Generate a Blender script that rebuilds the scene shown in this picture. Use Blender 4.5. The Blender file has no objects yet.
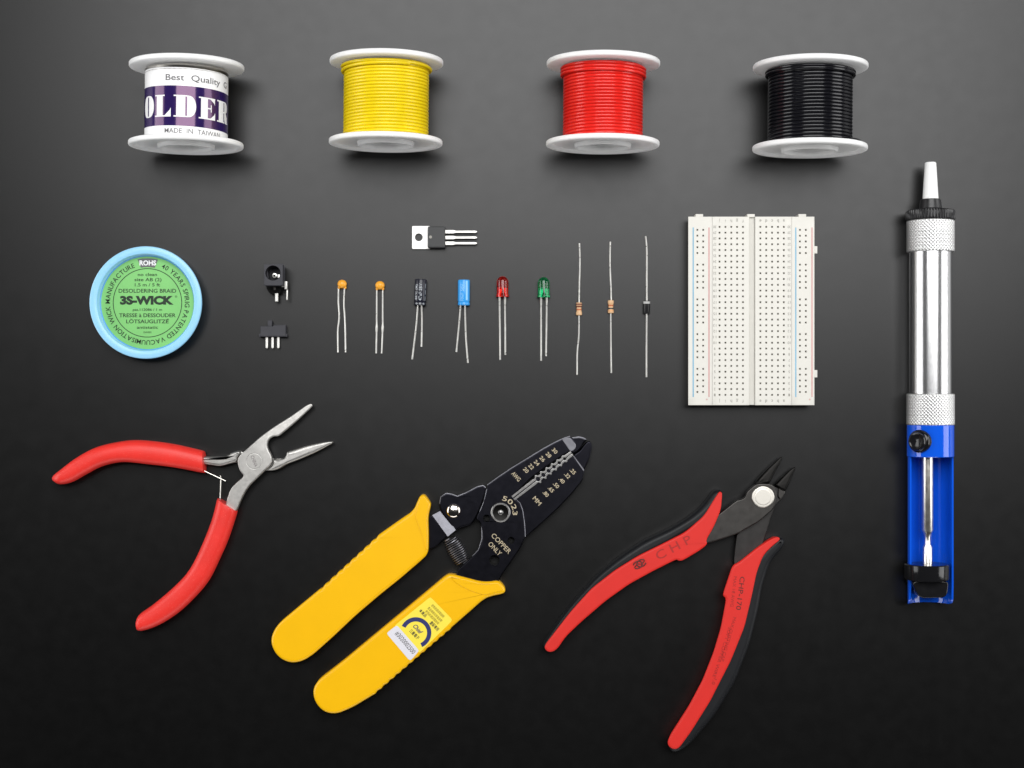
import bpy, bmesh, math, random
from mathutils import Vector
from mathutils.geometry import tessellate_polygon

random.seed(7)
S = bpy.context.scene
COL = S.collection
U = 0.00043            # metres per unit; all lengths below are in units of 0.43 mm on the table
HC = 1600.0            # camera height in the same units
PI = math.pi
sin, cos = math.sin, math.cos


def W(x, y, z=0.0):
    """where something seen at (x, y) in the photograph stands if it is z above the table"""
    k = 1 - z / HC
    return ((x - 512) * k, (384 - y) * k)


def crop(x0, y0, s):
    return lambda pts: [(x0 + u / s, y0 + v / s) for u, v in pts]


# ------------------------------------------------------------------ materials
def mat(name, col, rough=0.5, metal=0.0, spec=0.5, coat=0.0, trans=0.0, sss=0.0, ssr=(1, 1, 1), sss_scale=0.002,
        vary=0.0, vscale=300.0, rvary=0.0, bump=0.0, bscale=3000.0, ior=1.45, stretch=None, speck=None):
    m = bpy.data.materials.new(name)
    m.use_nodes = True
    nt = m.node_tree
    b = nt.nodes['Principled BSDF']
    b.inputs['Base Color'].default_value = (*col, 1)
    b.inputs['Roughness'].default_value = rough
    b.inputs['Metallic'].default_value = metal
    b.inputs['IOR'].default_value = ior
    b.inputs['Specular IOR Level'].default_value = spec
    b.inputs['Coat Weight'].default_value = coat
    b.inputs['Coat Roughness'].default_value = 0.08
    b.inputs['Transmission Weight'].default_value = trans
    if sss:
        b.inputs['Subsurface Weight'].default_value = sss
        b.inputs['Subsurface Radius'].default_value = ssr
        b.inputs['Subsurface Scale'].default_value = sss_scale
    co = nt.nodes.new('ShaderNodeTexCoord').outputs['Object']
    if stretch:
        mp = nt.nodes.new('ShaderNodeMapping')
        mp.inputs['Scale'].default_value = stretch
        nt.links.new(co, mp.inputs['Vector'])
        co = mp.outputs['Vector']

    def noise(scale, detail=4):
        n = nt.nodes.new('ShaderNodeTexNoise')
        n.inputs['Scale'].default_value = scale
        n.inputs['Detail'].default_value = detail
        nt.links.new(co, n.inputs['Vector'])
        return n.outputs['Fac']
    src = None
    if vary:
        r = nt.nodes.new('ShaderNodeMapRange')
        r.inputs['From Min'].default_value = 0.3
        r.inputs['From Max'].default_value = 0.7
        r.inputs['To Min'].default_value = 1 - vary
        r.inputs['To Max'].default_value = 1 + vary
        nt.links.new(noise(vscale), r.inputs['Value'])
        mx = nt.nodes.new('ShaderNodeVectorMath')
        mx.operation = 'SCALE'
        mx.inputs[0].default_value = col
        nt.links.new(r.outputs[0], mx.inputs['Scale'])
        src = mx.outputs[0]
        nt.links.new(src, b.inputs['Base Color'])
    if speck:
        # small scattered dust or grain: (colour, scale, threshold)
        sc, ss, th = speck
        r = nt.nodes.new('ShaderNodeMapRange')
        r.inputs['From Min'].default_value = th
        r.inputs['From Max'].default_value = th + 0.06
        nt.links.new(noise(ss, 2), r.inputs['Value'])
        mx = nt.nodes.new('ShaderNodeMix')
        mx.data_type = 'RGBA'
        nt.links.new(r.outputs[0], mx.inputs['Factor'])
        mx.inputs[6].default_value = (*col, 1)
        mx.inputs[7].default_value = (*sc, 1)
        if src:
            nt.links.new(src, mx.inputs[6])
        nt.links.new(mx.outputs[2], b.inputs['Base Color'])
    if rvary:
        r = nt.nodes.new('ShaderNodeMapRange')
        r.inputs['From Min'].default_value = 0.3
        r.inputs['From Max'].default_value = 0.7
        r.inputs['To Min'].default_value = max(0.02, rough - rvary)
        r.inputs['To Max'].default_value = rough + rvary
        nt.links.new(noise(vscale * 1.7), r.inputs['Value'])
        nt.links.new(r.outputs[0], b.inputs['Roughness'])
    if bump:
        bp = nt.nodes.new('ShaderNodeBump')
        bp.inputs['Strength'].default_value = bump
        bp.inputs['Distance'].default_value = 0.0002
        nt.links.new(noise(bscale), bp.inputs['Height'])
        nt.links.new(bp.outputs[0], b.inputs['Normal'])
    return m


M = {}
M['table'] = mat('black_matte_board', (0.0004, 0.0004, 0.0004), 0.325, spec=0.5, rvary=0.012, vscale=90, bump=0.035, bscale=2200)
M['reel'] = mat('white_reel_plastic', (0.87, 0.87, 0.865), 0.42, sss=0.6, sss_scale=0.006, vary=0.02, bump=0.03, bscale=900)
M['yellow_wire'] = mat('yellow_wire_insulation', (0.78, 0.585, 0.004), 0.30, vary=0.04, vscale=250, bump=0.01, bscale=1800)
M['red_wire'] = mat('red_wire_insulation', (0.68, 0.018, 0.012), 0.20, vary=0.04, vscale=250, bump=0.01, bscale=1800)
M['black_wire'] = mat('black_wire_insulation', (0.005, 0.005, 0.007), 0.17, vary=0.1, vscale=250, bump=0.01, bscale=1800)
M['solder'] = mat('solder_wire', (0.62, 0.60, 0.56), 0.28, metal=1)
M['paper'] = mat('white_label_paper', (0.85, 0.85, 0.85), 0.35, vary=0.015, vscale=200)
M['purple'] = mat('purple_foil_print', (0.022, 0.011, 0.080), 0.12, spec=0.9, vary=0.1, vscale=400)
M['purple'].node_tree.nodes['Principled BSDF'].inputs['Specular Tint'].default_value = (1.0, 0.62, 0.80, 1)
M['ink_black'] = mat('black_ink', (0.03, 0.03, 0.03), 0.5)
M['ink_grey'] = mat('grey_ink', (0.13, 0.125, 0.13), 0.7)
M['ink_pale'] = mat('pale_grey_ink', (0.28, 0.27, 0.24), 0.6)
M['ink_white'] = mat('white_ink', (0.8, 0.8, 0.8), 0.5)
M['wick_body'] = mat('pale_blue_bobbin_plastic', (0.30, 0.60, 0.85), 0.30, sss=0.3, ssr=(0.5, 0.8, 1), sss_scale=0.004, vary=0.02)
M['wick_groove'] = mat('blue_groove_plastic', (0.10, 0.34, 0.72), 0.3)
M['wick_label'] = mat('green_label_paper', (0.19, 0.52, 0.15), 0.4, vary=0.04, vscale=120)
M['wick_ink'] = mat('dark_green_ink', (0.006, 0.022, 0.008), 0.55)
M['board'] = mat('breadboard_plastic', (0.655, 0.64, 0.59), 0.5, sss=0.15, sss_scale=0.002, vary=0.01, bump=0.02, bscale=1500)
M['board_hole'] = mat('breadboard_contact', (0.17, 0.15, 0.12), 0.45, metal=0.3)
M['rail_red'] = mat('rail_red_print', (0.55, 0.24, 0.235), 0.5, vary=0.12, vscale=60)
M['rail_blue'] = mat('rail_blue_print', (0.14, 0.37, 0.54), 0.5, vary=0.15, vscale=60)
M['chrome'] = mat('polished_steel', (0.86, 0.86, 0.87), 0.225, metal=1)
M['lead'] = mat('tinned_lead', (0.78, 0.77, 0.73), 0.34, metal=0.75, rvary=0.08, vscale=500)
M['lead_matte'] = mat('tinned_contact', (0.66, 0.65, 0.62), 0.42, metal=0.85)
M['rod_steel'] = mat('drawn_rod_steel', (0.80, 0.77, 0.71), 0.34, metal=1, rvary=0.05, vscale=300)
M['knurl'] = mat('knurled_aluminium', (0.60, 0.60, 0.595), 0.38, metal=0.95, vary=0.04)
M['nozzle'] = mat('white_nozzle_plastic', (0.85, 0.85, 0.84), 0.4, sss=0.2)
M['black_plastic'] = mat('black_plastic', (0.012, 0.012, 0.013), 0.35, rvary=0.06, vscale=300, bump=0.04, bscale=2500)
M['black_gloss'] = mat('black_gloss_plastic', (0.008, 0.008, 0.009), 0.15, rvary=0.05, vscale=200)
M['charcoal'] = mat('charcoal_plastic', (0.030, 0.030, 0.037), 0.55, vary=0.1, bump=0.06, bscale=2500)
M['blue_plastic'] = mat('blue_anodised', (0.005, 0.088, 0.64), 0.10, coat=0.5, rvary=0.03, vscale=150)
M['red_grip'] = mat('red_dipped_vinyl', (0.72, 0.030, 0.022), 0.42, vary=0.05, vscale=150, bump=0.12, bscale=2600, speck=((0.8, 0.09, 0.07), 2600, 0.64))
M['plier_steel'] = mat('satin_plier_steel', (0.46, 0.45, 0.43), 0.48, metal=1, vary=0.08, vscale=500, bump=0.10, bscale=3500, rvary=0.08)
M['stamp'] = mat('worn_stamp', (0.22, 0.20, 0.20), 0.5, metal=1)
M['yellow_grip'] = mat('yellow_handle_plastic', (0.82, 0.445, 0.002), 0.30, vary=0.02, vscale=90, bump=0.03, bscale=1200)
M['black_oxide'] = mat('black_oxide_steel', (0.016, 0.016, 0.021), 0.34, metal=1, vary=0.06, vscale=200, rvary=0.03)
M['black_oxide_pale'] = mat('pale_black_steel', (0.19, 0.19, 0.21), 0.42, metal=1, vary=0.12, vscale=400)  # paler black oxide; on the jaw end it paints reflected light
M['fold_steel'] = mat('folded_dark_steel', (0.17, 0.17, 0.19), 0.42, metal=1, vary=0.12, vscale=400)
M['edge_steel'] = mat('ground_cutting_steel', (0.27, 0.265, 0.26), 0.38, metal=1, vary=0.12, vscale=600)
M['gold_ink'] = mat('pale_gold_print', (0.44, 0.37, 0.25), 0.45)
M['nickel'] = mat('nickel_rivet', (0.80, 0.74, 0.68), 0.16, metal=1)
M['sticker_yellow'] = mat('yellow_sticker', (0.86, 0.70, 0.07), 0.35, vary=0.02)
M['sticker_white'] = mat('white_sticker', (0.68, 0.67, 0.72), 0.35, vary=0.02)
M['sticker_navy'] = mat('navy_print', (0.025, 0.03, 0.13), 0.4)
M['ink_olive'] = mat('olive_ink', (0.20, 0.14, 0.02), 0.5)
M['red_handle'] = mat('red_handle_plastic', (0.60, 0.014, 0.008), 0.55, vary=0.03, vscale=120, bump=0.04, bscale=1800)
M['red_ink'] = mat('dark_print_on_red', (0.11, 0.010, 0.008), 0.5)
M['red_ink_faint'] = mat('faint_print_on_red', (0.33, 0.012, 0.009), 0.5)
M['black_rubber'] = mat('black_rubber', (0.006, 0.0065, 0.008), 0.48, spec=0.35, vary=0.1, bump=0.05, bscale=2500)
M['gunmetal'] = mat('gunmetal_steel', (0.062, 0.059, 0.056), 0.46, metal=1, vary=0.12, vscale=350, bump=0.08, bscale=3000, rvary=0.06)
M['gunmetal_dark'] = mat('dark_gunmetal_steel', (0.052, 0.050, 0.049), 0.45, metal=1, vary=0.12, vscale=350)
M['jaw_black'] = mat('black_jaw_steel', (0.014, 0.0135, 0.013), 0.4, metal=1)
M['matte_black'] = mat('matte_black_plastic', (0.006, 0.006, 0.006), 0.6, spec=0.1)
M['nut'] = mat('nickel_nut', (0.74, 0.71, 0.645), 0.42, metal=1, bump=0.05, bscale=1500)
M['ceramic'] = mat('orange_ceramic', (0.82, 0.36, 0.03), 0.32, vary=0.06, vscale=600, bump=0.06, bscale=1200)
M['sleeve_black'] = mat('black_capacitor_sleeve', (0.008, 0.009, 0.018), 0.28)
M['sleeve_blue'] = mat('blue_capacitor_sleeve', (0.035, 0.30, 0.72), 0.25)
M['ink_blue_pale'] = mat('pale_blue_ink', (0.25, 0.55, 0.85), 0.4)
M['ink_silver'] = mat('silver_grey_ink', (0.42, 0.45, 0.48), 0.4)
M['led_red'] = mat('red_led_epoxy', (0.90, 0.018, 0.008), 0.10, trans=0.9, ior=1.5)
M['led_green'] = mat('green_led_epoxy', (0.01, 0.50, 0.17), 0.10, trans=0.9, ior=1.5)
M['resistor'] = mat('tan_resistor_coating', (0.62, 0.39, 0.21), 0.32, vary=0.04)
M['band_brown'] = mat('brown_band', (0.14, 0.035, 0.018), 0.4)
M['band_orange'] = mat('orange_band', (0.42, 0.11, 0.03), 0.4)
M['band_black'] = mat('black_band', (0.02, 0.015, 0.012), 0.4)
M['band_gold'] = mat('gold_band', (0.55, 0.28, 0.12), 0.35, metal=0.3)
M['band_grey'] = mat('grey_band', (0.42, 0.42, 0.41), 0.4)
M['package'] = mat('black_epoxy_package', (0.03, 0.031, 0.032), 0.5, bump=0.12, bscale=4500)
M['tab_metal'] = mat('tinned_tab', (0.74, 0.73, 0.71), 0.5, metal=0.6)
M['dark_hole'] = mat('dark_recess', (0.004, 0.004, 0.004), 0.6)


# ------------------------------------------------------------------ mesh builder
class MB:
    def __init__(self):
        self.v, self.f, self.m = [], [], []

    def add(self, verts, faces, mi=0):
        o = len(self.v)
        self.v += [tuple(p) for p in verts]
        for f in faces:
            self.f.append([o + i for i in f])
            self.m.append(mi)

    def loft(self, rings, mi=0, closed=True, caps=True, wrap=False):
        n = len(rings[0])
        o = len(self.v)
        for r in rings:
            self.v += [tuple(p) for p in r]
        R = len(rings)
        for i in range(R if wrap else R - 1):
            a, b = o + i * n, o + ((i + 1) % R) * n
            for j in range(n if closed else n - 1):
                k = (j + 1) % n
                self.f.append([a + j, a + k, b + k, b + j])
                self.m.append(mi)
        if caps and not wrap and closed:
            self.f.append([o + j for j in reversed(range(n))])
            self.m.append(mi)
            self.f.append([o + (R - 1) * n + j for j in range(n)])
            self.m.append(mi)

    def box(self, x0, x1, y0, y1, z0, z1, b=0.0, mi=0):
        self.slab_w([(x0, y0), (x1, y0), (x1, y1), (x0, y1)], z0, z1, b, b, mi=mi, n=2 if b else 1)

    def tube(self, path, r, seg=8, mi=0, radii=None):
        P = [Vector(p) for p in path]
        n = len(P)
        t0 = (P[1] - P[0]).normalized()
        ref = Vector((0, 0, 1)) if abs(t0.z) < 0.9 else Vector((1, 0, 0))
        N = (ref - t0 * ref.dot(t0)).normalized()
        rings = []
        for i in range(n):
            t = (P[min(i + 1, n - 1)] - P[max(i - 1, 0)]).normalized()
            N = (N - t * N.dot(t)).normalized()
            B = t.cross(N)
            rr = radii[i] if radii else r
            rings.append([P[i] + (N * cos(2 * PI * k / seg) + B * sin(2 * PI * k / seg)) * rr for k in range(seg)])
        self.loft(rings, mi)

    def lathe(self, prof, frame, seg=48, mi=0, loop=False, rfun=None, caps=False):
        """prof: (radius, along); frame(r, a, angle) -> point"""
        rings = []
        for r, a in prof:
            rings.append([frame((r + rfun(a, 2 * PI * k / seg)) if rfun else r, a, 2 * PI * k / seg) for k in range(seg)])
        self.loft(rings, mi, wrap=loop, caps=caps)

    def slab_w(self, pts, z0, z1, rt=0.0, rb=0.0, n=4, mi=0, holes=(), zfun=None, hole_mi=None, draft=0.0):
        """solid with the outline PTS (table units), edges rounded by rt at the top and rb at the bottom"""
        pts = [Vector((p[0], p[1])) for p in pts]
        A = sum(pts[i].x * pts[(i + 1) % len(pts)].y - pts[(i + 1) % len(pts)].x * pts[i].y for i in range(len(pts)))
        if A < 0:
            pts.reverse()
        N = []
        L = len(pts)
        for i in range(L):
            e1 = (pts[i] - pts[i - 1]).normalized()
            e2 = (pts[(i + 1) % L] - pts[i]).normalized()
            n1, n2 = Vector((-e1.y, e1.x)), Vector((-e2.y, e2.x))
            m = n1 + n2
            m = m.normalized() if m.length > 1e-6 else n1
            N.append(m * min(1.6, 1 / max(0.4, m.dot(n1))))

        big = max(rt, rb + draft) * 1.15 + 0.1
        F = []
        for i in range(L):      # thin places get a smaller rounding so that the inset never crosses itself
            p, q = pts[i], N[i]
            ql = q.length
            best = 1e9
            if big > 0.45:
                for j in range(L):
                    if j == i or (j + 1) % L == i:
                        continue
                    a, e = pts[j], pts[(j + 1) % L] - pts[j]
                    den = q.x * e.y - q.y * e.x
                    if abs(den) < 1e-9:
                        continue
                    w_ = a - p
                    t_ = (w_.x * e.y - w_.y * e.x) / den
                    u_ = (w_.x * q.y - w_.y * q.x) / den
                    if 1e-4 < t_ < best and -0.001 <= u_ <= 1.001:
                        best = t_
            F.append(min(1.0, 0.42 * best / big))
        for _ in range(3):
            F = [min(F[i], (F[i - 1] + F[i] + F[(i + 1) % L]) / 3) for i in range(L)]

        def ring(ins, z):
            return [(p.x + q.x * ins * f, p.y + q.y * ins * f, z) for p, q, f in zip(pts, N, F)]
        rings = []
        if rb:
            rings.append(ring(rb * 1.15 + 0.1 + draft, z0))
            for k in range(n + 1):
                t = PI / 2 * k / n
                rings.append(ring(rb * (1 - sin(t)) + draft, z0 + rb * (1 - cos(t))))
        else:
            rings.append(ring(0, z0))
        if rt:
            for k in range(n + 1):
                t = PI / 2 * k / n
                rings.append(ring(rt * (1 - cos(t)), z1 - rt + rt * sin(t)))
            rings.append(ring(rt * 1.15 + 0.1, z1))
        else:
            rings.append(ring(0, z1))
        if zfun:
            rings = [[(p[0], p[1], zfun(*p)) for p in r] for r in rings]
        self.loft(rings, mi, caps=False)
        hl = [[Vector((h[0], h[1])) for h in ho] for ho in holes]
        for which, r in ((0, rings[0]), (1, rings[-1])):
            zz = (z0, z1)[which]
            polys = [[Vector(p) for p in r]] + [[Vector((h.x, h.y, zz)) for h in ho] for ho in hl]
            flat = [p for q in polys for p in q]
            tris = tessellate_polygon([[Vector((p.x, p.y, 0)) for p in pts]] + [[Vector((p.x, p.y, 0)) for p in q] for q in polys[1:]])
            self.add(flat, [t if which else t[::-1] for t in tris], mi)
        for ho in hl:
            self.loft([[(p.x, p.y, z1) for p in ho], [(p.x, p.y, z0) for p in ho]], mi if hole_mi is None else hole_mi, caps=False)

    def slab(self, pts, z0, z1, rt=0.0, rb=0.0, zp=None, cut=3.0, it=2, **k):
        zp = (z0 + z1) / 2 if zp is None else zp
        self.slab_w(rounded([W(x, y, zp) for x, y in pts], cut, it), z0, z1, rt, rb, **k)

    def build(self, name, mats, parent=None, origin=None):
        me = bpy.data.meshes.new(name)
        ox, oy, oz = (0, 0, 0)
        if origin is None and parent is not None:
            p = parent
            while p.parent:
                p = p.parent
            ox, oy, oz = p['_o']
        elif origin is not None:
            ox, oy, oz = origin
        me.from_pydata([((x - ox) * U, (y - oy) * U, (z - oz) * U) for x, y, z in self.v], [], self.f)
        for m in (mats if isinstance(mats, (list, tuple)) else [mats]):
            me.materials.append(M[m])
        for p, mi in zip(me.polygons, self.m):
            p.material_index = mi
        bm = bmesh.new()
        bm.from_mesh(me)
        bmesh.ops.remove_doubles(bm, verts=bm.verts, dist=1e-8)
        bmesh.ops.recalc_face_normals(bm, faces=bm.faces)
        bm.to_mesh(me)
        bm.free()
        me.shade_smooth()
        me.set_sharp_from_angle(angle=math.radians(38))
        o = bpy.data.objects.new(name, me)
        COL.objects.link(o)
        if parent is not None:
            o.parent = parent
        if origin is not None and parent is None:
            o.location = (ox * U, oy * U, oz * U)
        return o


def rounded(pts, cut=3.0, it=2):
    for _ in range(it):
        out = []
        n = len(pts)
        for i in range(n):
            a, b = Vector(pts[i]), Vector(pts[(i + 1) % n])
            l = (b - a).length
            if l < 0.05:
                continue
            c = min(l * 0.25, cut)
            out += [a + (b - a) * (c / l), b - (b - a) * (c / l)]
        pts = out
        cut *= 0.5
    return [tuple(p) for p in pts]


def spline(pts, n):
    """n points evenly spaced by length on a Catmull-Rom curve"""
    P = [Vector(p) for p in pts]
    fine = []
    for i in range(len(P) - 1):
        p0, p1, p2, p3 = P[max(i - 1, 0)], P[i], P[i + 1], P[min(i + 2, len(P) - 1)]
        for k in range(16):
            t = k / 16
            fine.append(0.5 * (2 * p1 + (p2 - p0) * t + (2 * p0 - 5 * p1 + 4 * p2 - p3) * t * t + (3 * p1 - p0 - 3 * p2 + p3) * t ** 3))
    fine.append(P[-1])
    d = [0]
    for a, b in zip(fine, fine[1:]):
        d.append(d[-1] + (b - a).length)
    out, j = [], 0
    for i in range(n):
        s = d[-1] * i / (n - 1)
        while j < len(d) - 2 and d[j + 1] < s:
            j += 1
        t = (s - d[j]) / max(1e-9, d[j + 1] - d[j])
        out.append(fine[j].lerp(fine[j + 1], min(1, max(0, t))))
    return out


def circle(x, y, r, n=24):
    return [(x + r * cos(2 * PI * k / n), y + r * sin(2 * PI * k / n)) for k in range(n)]


def thing(name, label, cat, at, group=None, rot=0.0):
    o = bpy.data.objects.new(name, None)
    COL.objects.link(o)
    o.empty_display_size = 0.01
    o['_o'] = (at[0], at[1], 0.0)
    o.location = (at[0] * U, at[1] * U, 0)
    o.rotation_euler = (0, 0, rot)
    o['label'] = label
    o['category'] = cat
    if group:
        o['group'] = group
    return o


# ------------------------------------------------------------------ writing
_tc = {}


def glyphs(body, bold=0.0, shear=0.0):
    key = (body, bold, shear)
    if key in _tc:
        return _tc[key]
    cu = bpy.data.curves.new('f', 'FONT')
    cu.body = body
    cu.size = 1.0
    cu.offset = bold
    cu.shear = shear
    cu.resolution_u = 3
    cu.fill_mode = 'FRONT'
    ob = bpy.data.objects.new('f', cu)
    COL.objects.link(ob)
    dg = bpy.context.evaluated_depsgraph_get()
    me = bpy.data.meshes.new_from_object(ob.evaluated_get(dg))
    vs = [(v.co.x, v.co.y) for v in me.vertices]
    fs = [list(p.vertices) for p in me.polygons]
    bpy.data.objects.remove(ob)
    bpy.data.curves.remove(cu)
    bpy.data.meshes.remove(me)
    _tc[key] = (vs, fs)
    return vs, fs


def capheight():
    vs, _ = glyphs('H')
    return max(v[1] for v in vs)


def text(mb, body, place, h=4.0, w=None, bold=0.0, mi=0, anchor='c', slices=0.0, shear=0.0):
    """flat printing: capital letters h high, the line w wide, place(x, y) -> point"""
    vs, fs = glyphs(body, bold, shear)
    if not vs:
        return
    x0, x1 = min(v[0] for v in vs), max(v[0] for v in vs)
    k = h / capheight()
    kx = (w / (x1 - x0)) if w else k
    ox = {'c': (x0 + x1) / 2, 'l': x0, 'r': x1}[anchor]
    pts = [((x - ox) * kx, y * k - h / 2) for x, y in vs]
    flat_print(mb, pts, fs, place, mi, slices)


def flat_print(mb, pts, fs, place, mi=0, slices=0.0):
    if slices:
        bm = bmesh.new()
        bv = [bm.verts.new((x, y, 0)) for x, y in pts]
        for f in fs:
            try:
                bm.faces.new([bv[i] for i in f])
            except ValueError:
                pass
        lo, hi = min(p[0] for p in pts), max(p[0] for p in pts)
        x = lo + slices
        while x < hi:
            bmesh.ops.bisect_plane(bm, geom=bm.verts[:] + bm.edges[:] + bm.faces[:], plane_co=(x, 0, 0), plane_no=(1, 0, 0), dist=1e-5)
            x += slices
        bm.verts.index_update()
        pts = [(v.co.x, v.co.y) for v in bm.verts]
        fs = [[v.index for v in f.verts] for f in bm.faces]
        bm.free()
    mb.add([place(x, y) for x, y in pts], fs, mi)


def line_at(px, py, ang, z):
    """printing centred where the photograph shows it, turned by ang degrees anticlockwise"""
    cx, cy = W(px, py, z)
    a = math.radians(ang)
    return lambda x, y: (cx + x * cos(a) - y * sin(a), cy + x * sin(a) + y * cos(a), z)


def arc_text(mb, body, cx, cy, R, z, a0, a1, h, bold=0.0, mi=0):
    """letters clockwise round (cx, cy), tops outward, from clock angle a0 to a1 (degrees from 12)"""
    items = []
    for ch in body:
        if ch == ' ':
            items.append((ch, 0.5 * h))
            continue
        vs, _ = glyphs(ch, bold)
        k = h / capheight()
        items.append((ch, (max(v[0] for v in vs) - min(v[0] for v in vs)) * k + 0.18 * h))
    tot = sum(i[1] for i in items)
    span = math.radians(a1 - a0) * R
    kx = span / tot
    s = 0
    for ch, wd in items:
        if ch != ' ':
            a = math.radians(a0) + (s + wd / 2) * kx / R
            ca, sa = cos(a), sin(a)
            text(mb, ch, lambda x, y: (cx + (R + y) * sa + x * ca, cy + (R + y) * ca - x * sa, z), h=h,
                 w=max(0.2 * h, (wd - 0.18 * h) * kx), bold=bold, mi=mi)
        s += wd


# ------------------------------------------------------------------ the table
mb = MB()
mb.add([(-3000, -3000, 0), (3000, -3000, 0), (3000, 3000, 0), (-3000, 3000, 0)], [[0, 1, 2, 3]])
table = mb.build('table_surface', 'table', None, (0, 0, 0))
table['kind'] = 'structure'


# ------------------------------------------------------------------ spools
def spool(name, label, cx, ylo, yhi, R, rot, group):
    L = yhi - ylo
    t = thing(name, label, 'spool', (cx, (ylo + yhi) / 2), group, rot)
    X, Y = cx, (ylo + yhi) / 2

    def fr(r, a, th):
        return (X + r * sin(th), Y + a, R + r * cos(th))
    th = 5.0
    for s in (-1, 1):
        o = s * L / 2
        def a(d):      # d: depth from the outer face
            return o - s * d
        prof = [(22.5, a(2.5)), (23.6, a(-0.8)), (24.4, a(-1.5)), (26.2, a(-1.5)), (26.9, a(-0.8)), (27.6, a(2.6)), (47.0, a(2.6)), (49.0, a(0.2)), (49.8, a(0.0)), (R - 1.3, a(0)), (R - 0.5, a(0.4)), (R, a(1.3)),
                (R, a(th - 1.3)), (R - 0.5, a(th - 0.4)), (R - 1.4, a(th)), (22.5, a(th))]
        m = MB()
        m.lathe(prof, fr, 96, loop=True)
        m.build('flange', 'reel', t)
    m = MB()
    m.lathe([(21.8, -L / 2 + 1.4), (23.0, -L / 2 + 1.4), (31, -L / 2 + 3), (31, L / 2 - 3), (23.0, L / 2 - 1.4), (21.8, L / 2 - 1.4), (19.5, 0)], fr, 64, loop=True)
    m.build('hub', 'reel', t)
    return t, fr, L, th


def winding(m, fr, a0, a1, R, wr, seed, wob=0.25, seg=60, prof=12):
    """one layer of wire wound side by side from a0 to a1"""
    rnd = random.Random(seed)
    turns = max(1, round(abs(a1 - a0) / (2 * wr * 0.95)))
    jr = [rnd.uniform(-wob, wob) for _ in range(turns + 3)]
    ja = [rnd.uniform(-wob, wob) * 0.8 for _ in range(turns + 3)]
    N = turns * seg
    rings = []
    for i in range(N + 1):
        q = i / seg
        k = int(q)
        f = q - k
        f = f * f * (3 - 2 * f)
        r = R + jr[k] * (1 - f) + jr[k + 1] * f
        a = a0 + (a1 - a0) * (i / N) + ja[k] * (1 - f) + ja[k + 1] * f
        th = 2 * PI * q + 2.4
        rings.append([fr(r + wr * cos(2 * PI * j / prof), a + wr * sin(2 * PI * j / prof), th) for j in range(prof)])
    m.loft(rings)


GW = 'plastic spools of hook-up wire in the top row'
t, fr, L, th = spool('wire_spool', 'white plastic spool wound with yellow insulated wire', -121.5, 231.0, 313.3, 54.7, -0.010, GW)
m = MB()
winding(m, fr, -L / 2 + th + 1.6, L / 2 - th - 1.6, 39.6, 1.64, 1, 0.07)
winding(m, fr, L / 2 - th - 1.6, L / 2 - th - 5.0, 42.4, 1.64, 2, 0.12)
m.tube([fr(42.3, L / 2 - th - 5.2 - 0.10 * k, 0.62 - 0.10 * k) for k in range(34)], 1.6, 10)
m.build('wire_coil', 'yellow_wire', t)
t, fr, L, th = spool('wire_spool', 'white plastic spool wound with glossy red insulated wire', 87.9, 229.3, 311.8, 54.7, -0.008, GW)
m = MB()
winding(m, fr, -L / 2 + th + 1.6, L / 2 - th - 1.6, 37.1, 1.64, 3, 0.05)
winding(m, fr, L / 2 - th - 1.6, L / 2 - th - 11.0, 40.0, 1.64, 4, 0.06)
m.build('wire_coil', 'red_wire', t)
t, fr, L, th = spool('wire_spool', 'white plastic spool wound with black insulated wire', 287.8, 225.1, 308.5, 54.9, -0.008, GW)
m = MB()
winding(m, fr, -L / 2 + th + 1.7, L / 2 - th - 1.7, 38.8, 1.72, 5, 0.07)
winding(m, fr, L / 2 - th - 1.7, L / 2 - th - 6.8, 41.6, 1.72, 6, 0.10)
m.tube([fr(42.4 + 0.42 * k, -L / 2 + th + 2.2 + 0.1 * k, 0.75 + 0.06 * k) for k in range(12)], 1.7, 10)
m.build('wire_coil', 'black_wire', t)

t, fr, L, th = spool('solder_spool', 'white spool of solder wrapped in a white and purple printed paper label', -314.3, 228.6, 308.9, 54.7, -0.010, None)
m = MB()
winding(m, fr, -L / 2 + th + 1.5, L / 2 - th - 1.5, 36.2, 1.6, 8, 0.25, seg=48, prof=6)
winding(m, fr, L / 2 - th - 1.5, L / 2 - th - 8, 38.2, 1.6, 9, 0.25, seg=48, prof=6)
m.build('solder_coil', 'solder', t)
RL = 39.5
TILT = -0.028


def lab(r, s, a):      # on the label: s along the wrap, a along the axis
    return fr(r, a + TILT * s, s / RL)


NS = 128
LB = MB()
LB.loft([[lab(RL, 2 * PI * RL * (k / NS - 0.5), a - (0 if abs(k / NS - .5) < .49 else 0)) for k in range(NS + 1)] for a in (-35.2, 29.6)], closed=False)
label_o = LB.build('paper_label', 'paper', t)
m = MB()
m.loft([[lab(RL + 0.12, 2 * PI * RL * (k / NS - 0.5), a) for k in range(NS + 1)] for a in (-25.5, 12.2)], closed=False)
m.build('purple_band', 'purple', label_o)


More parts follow.
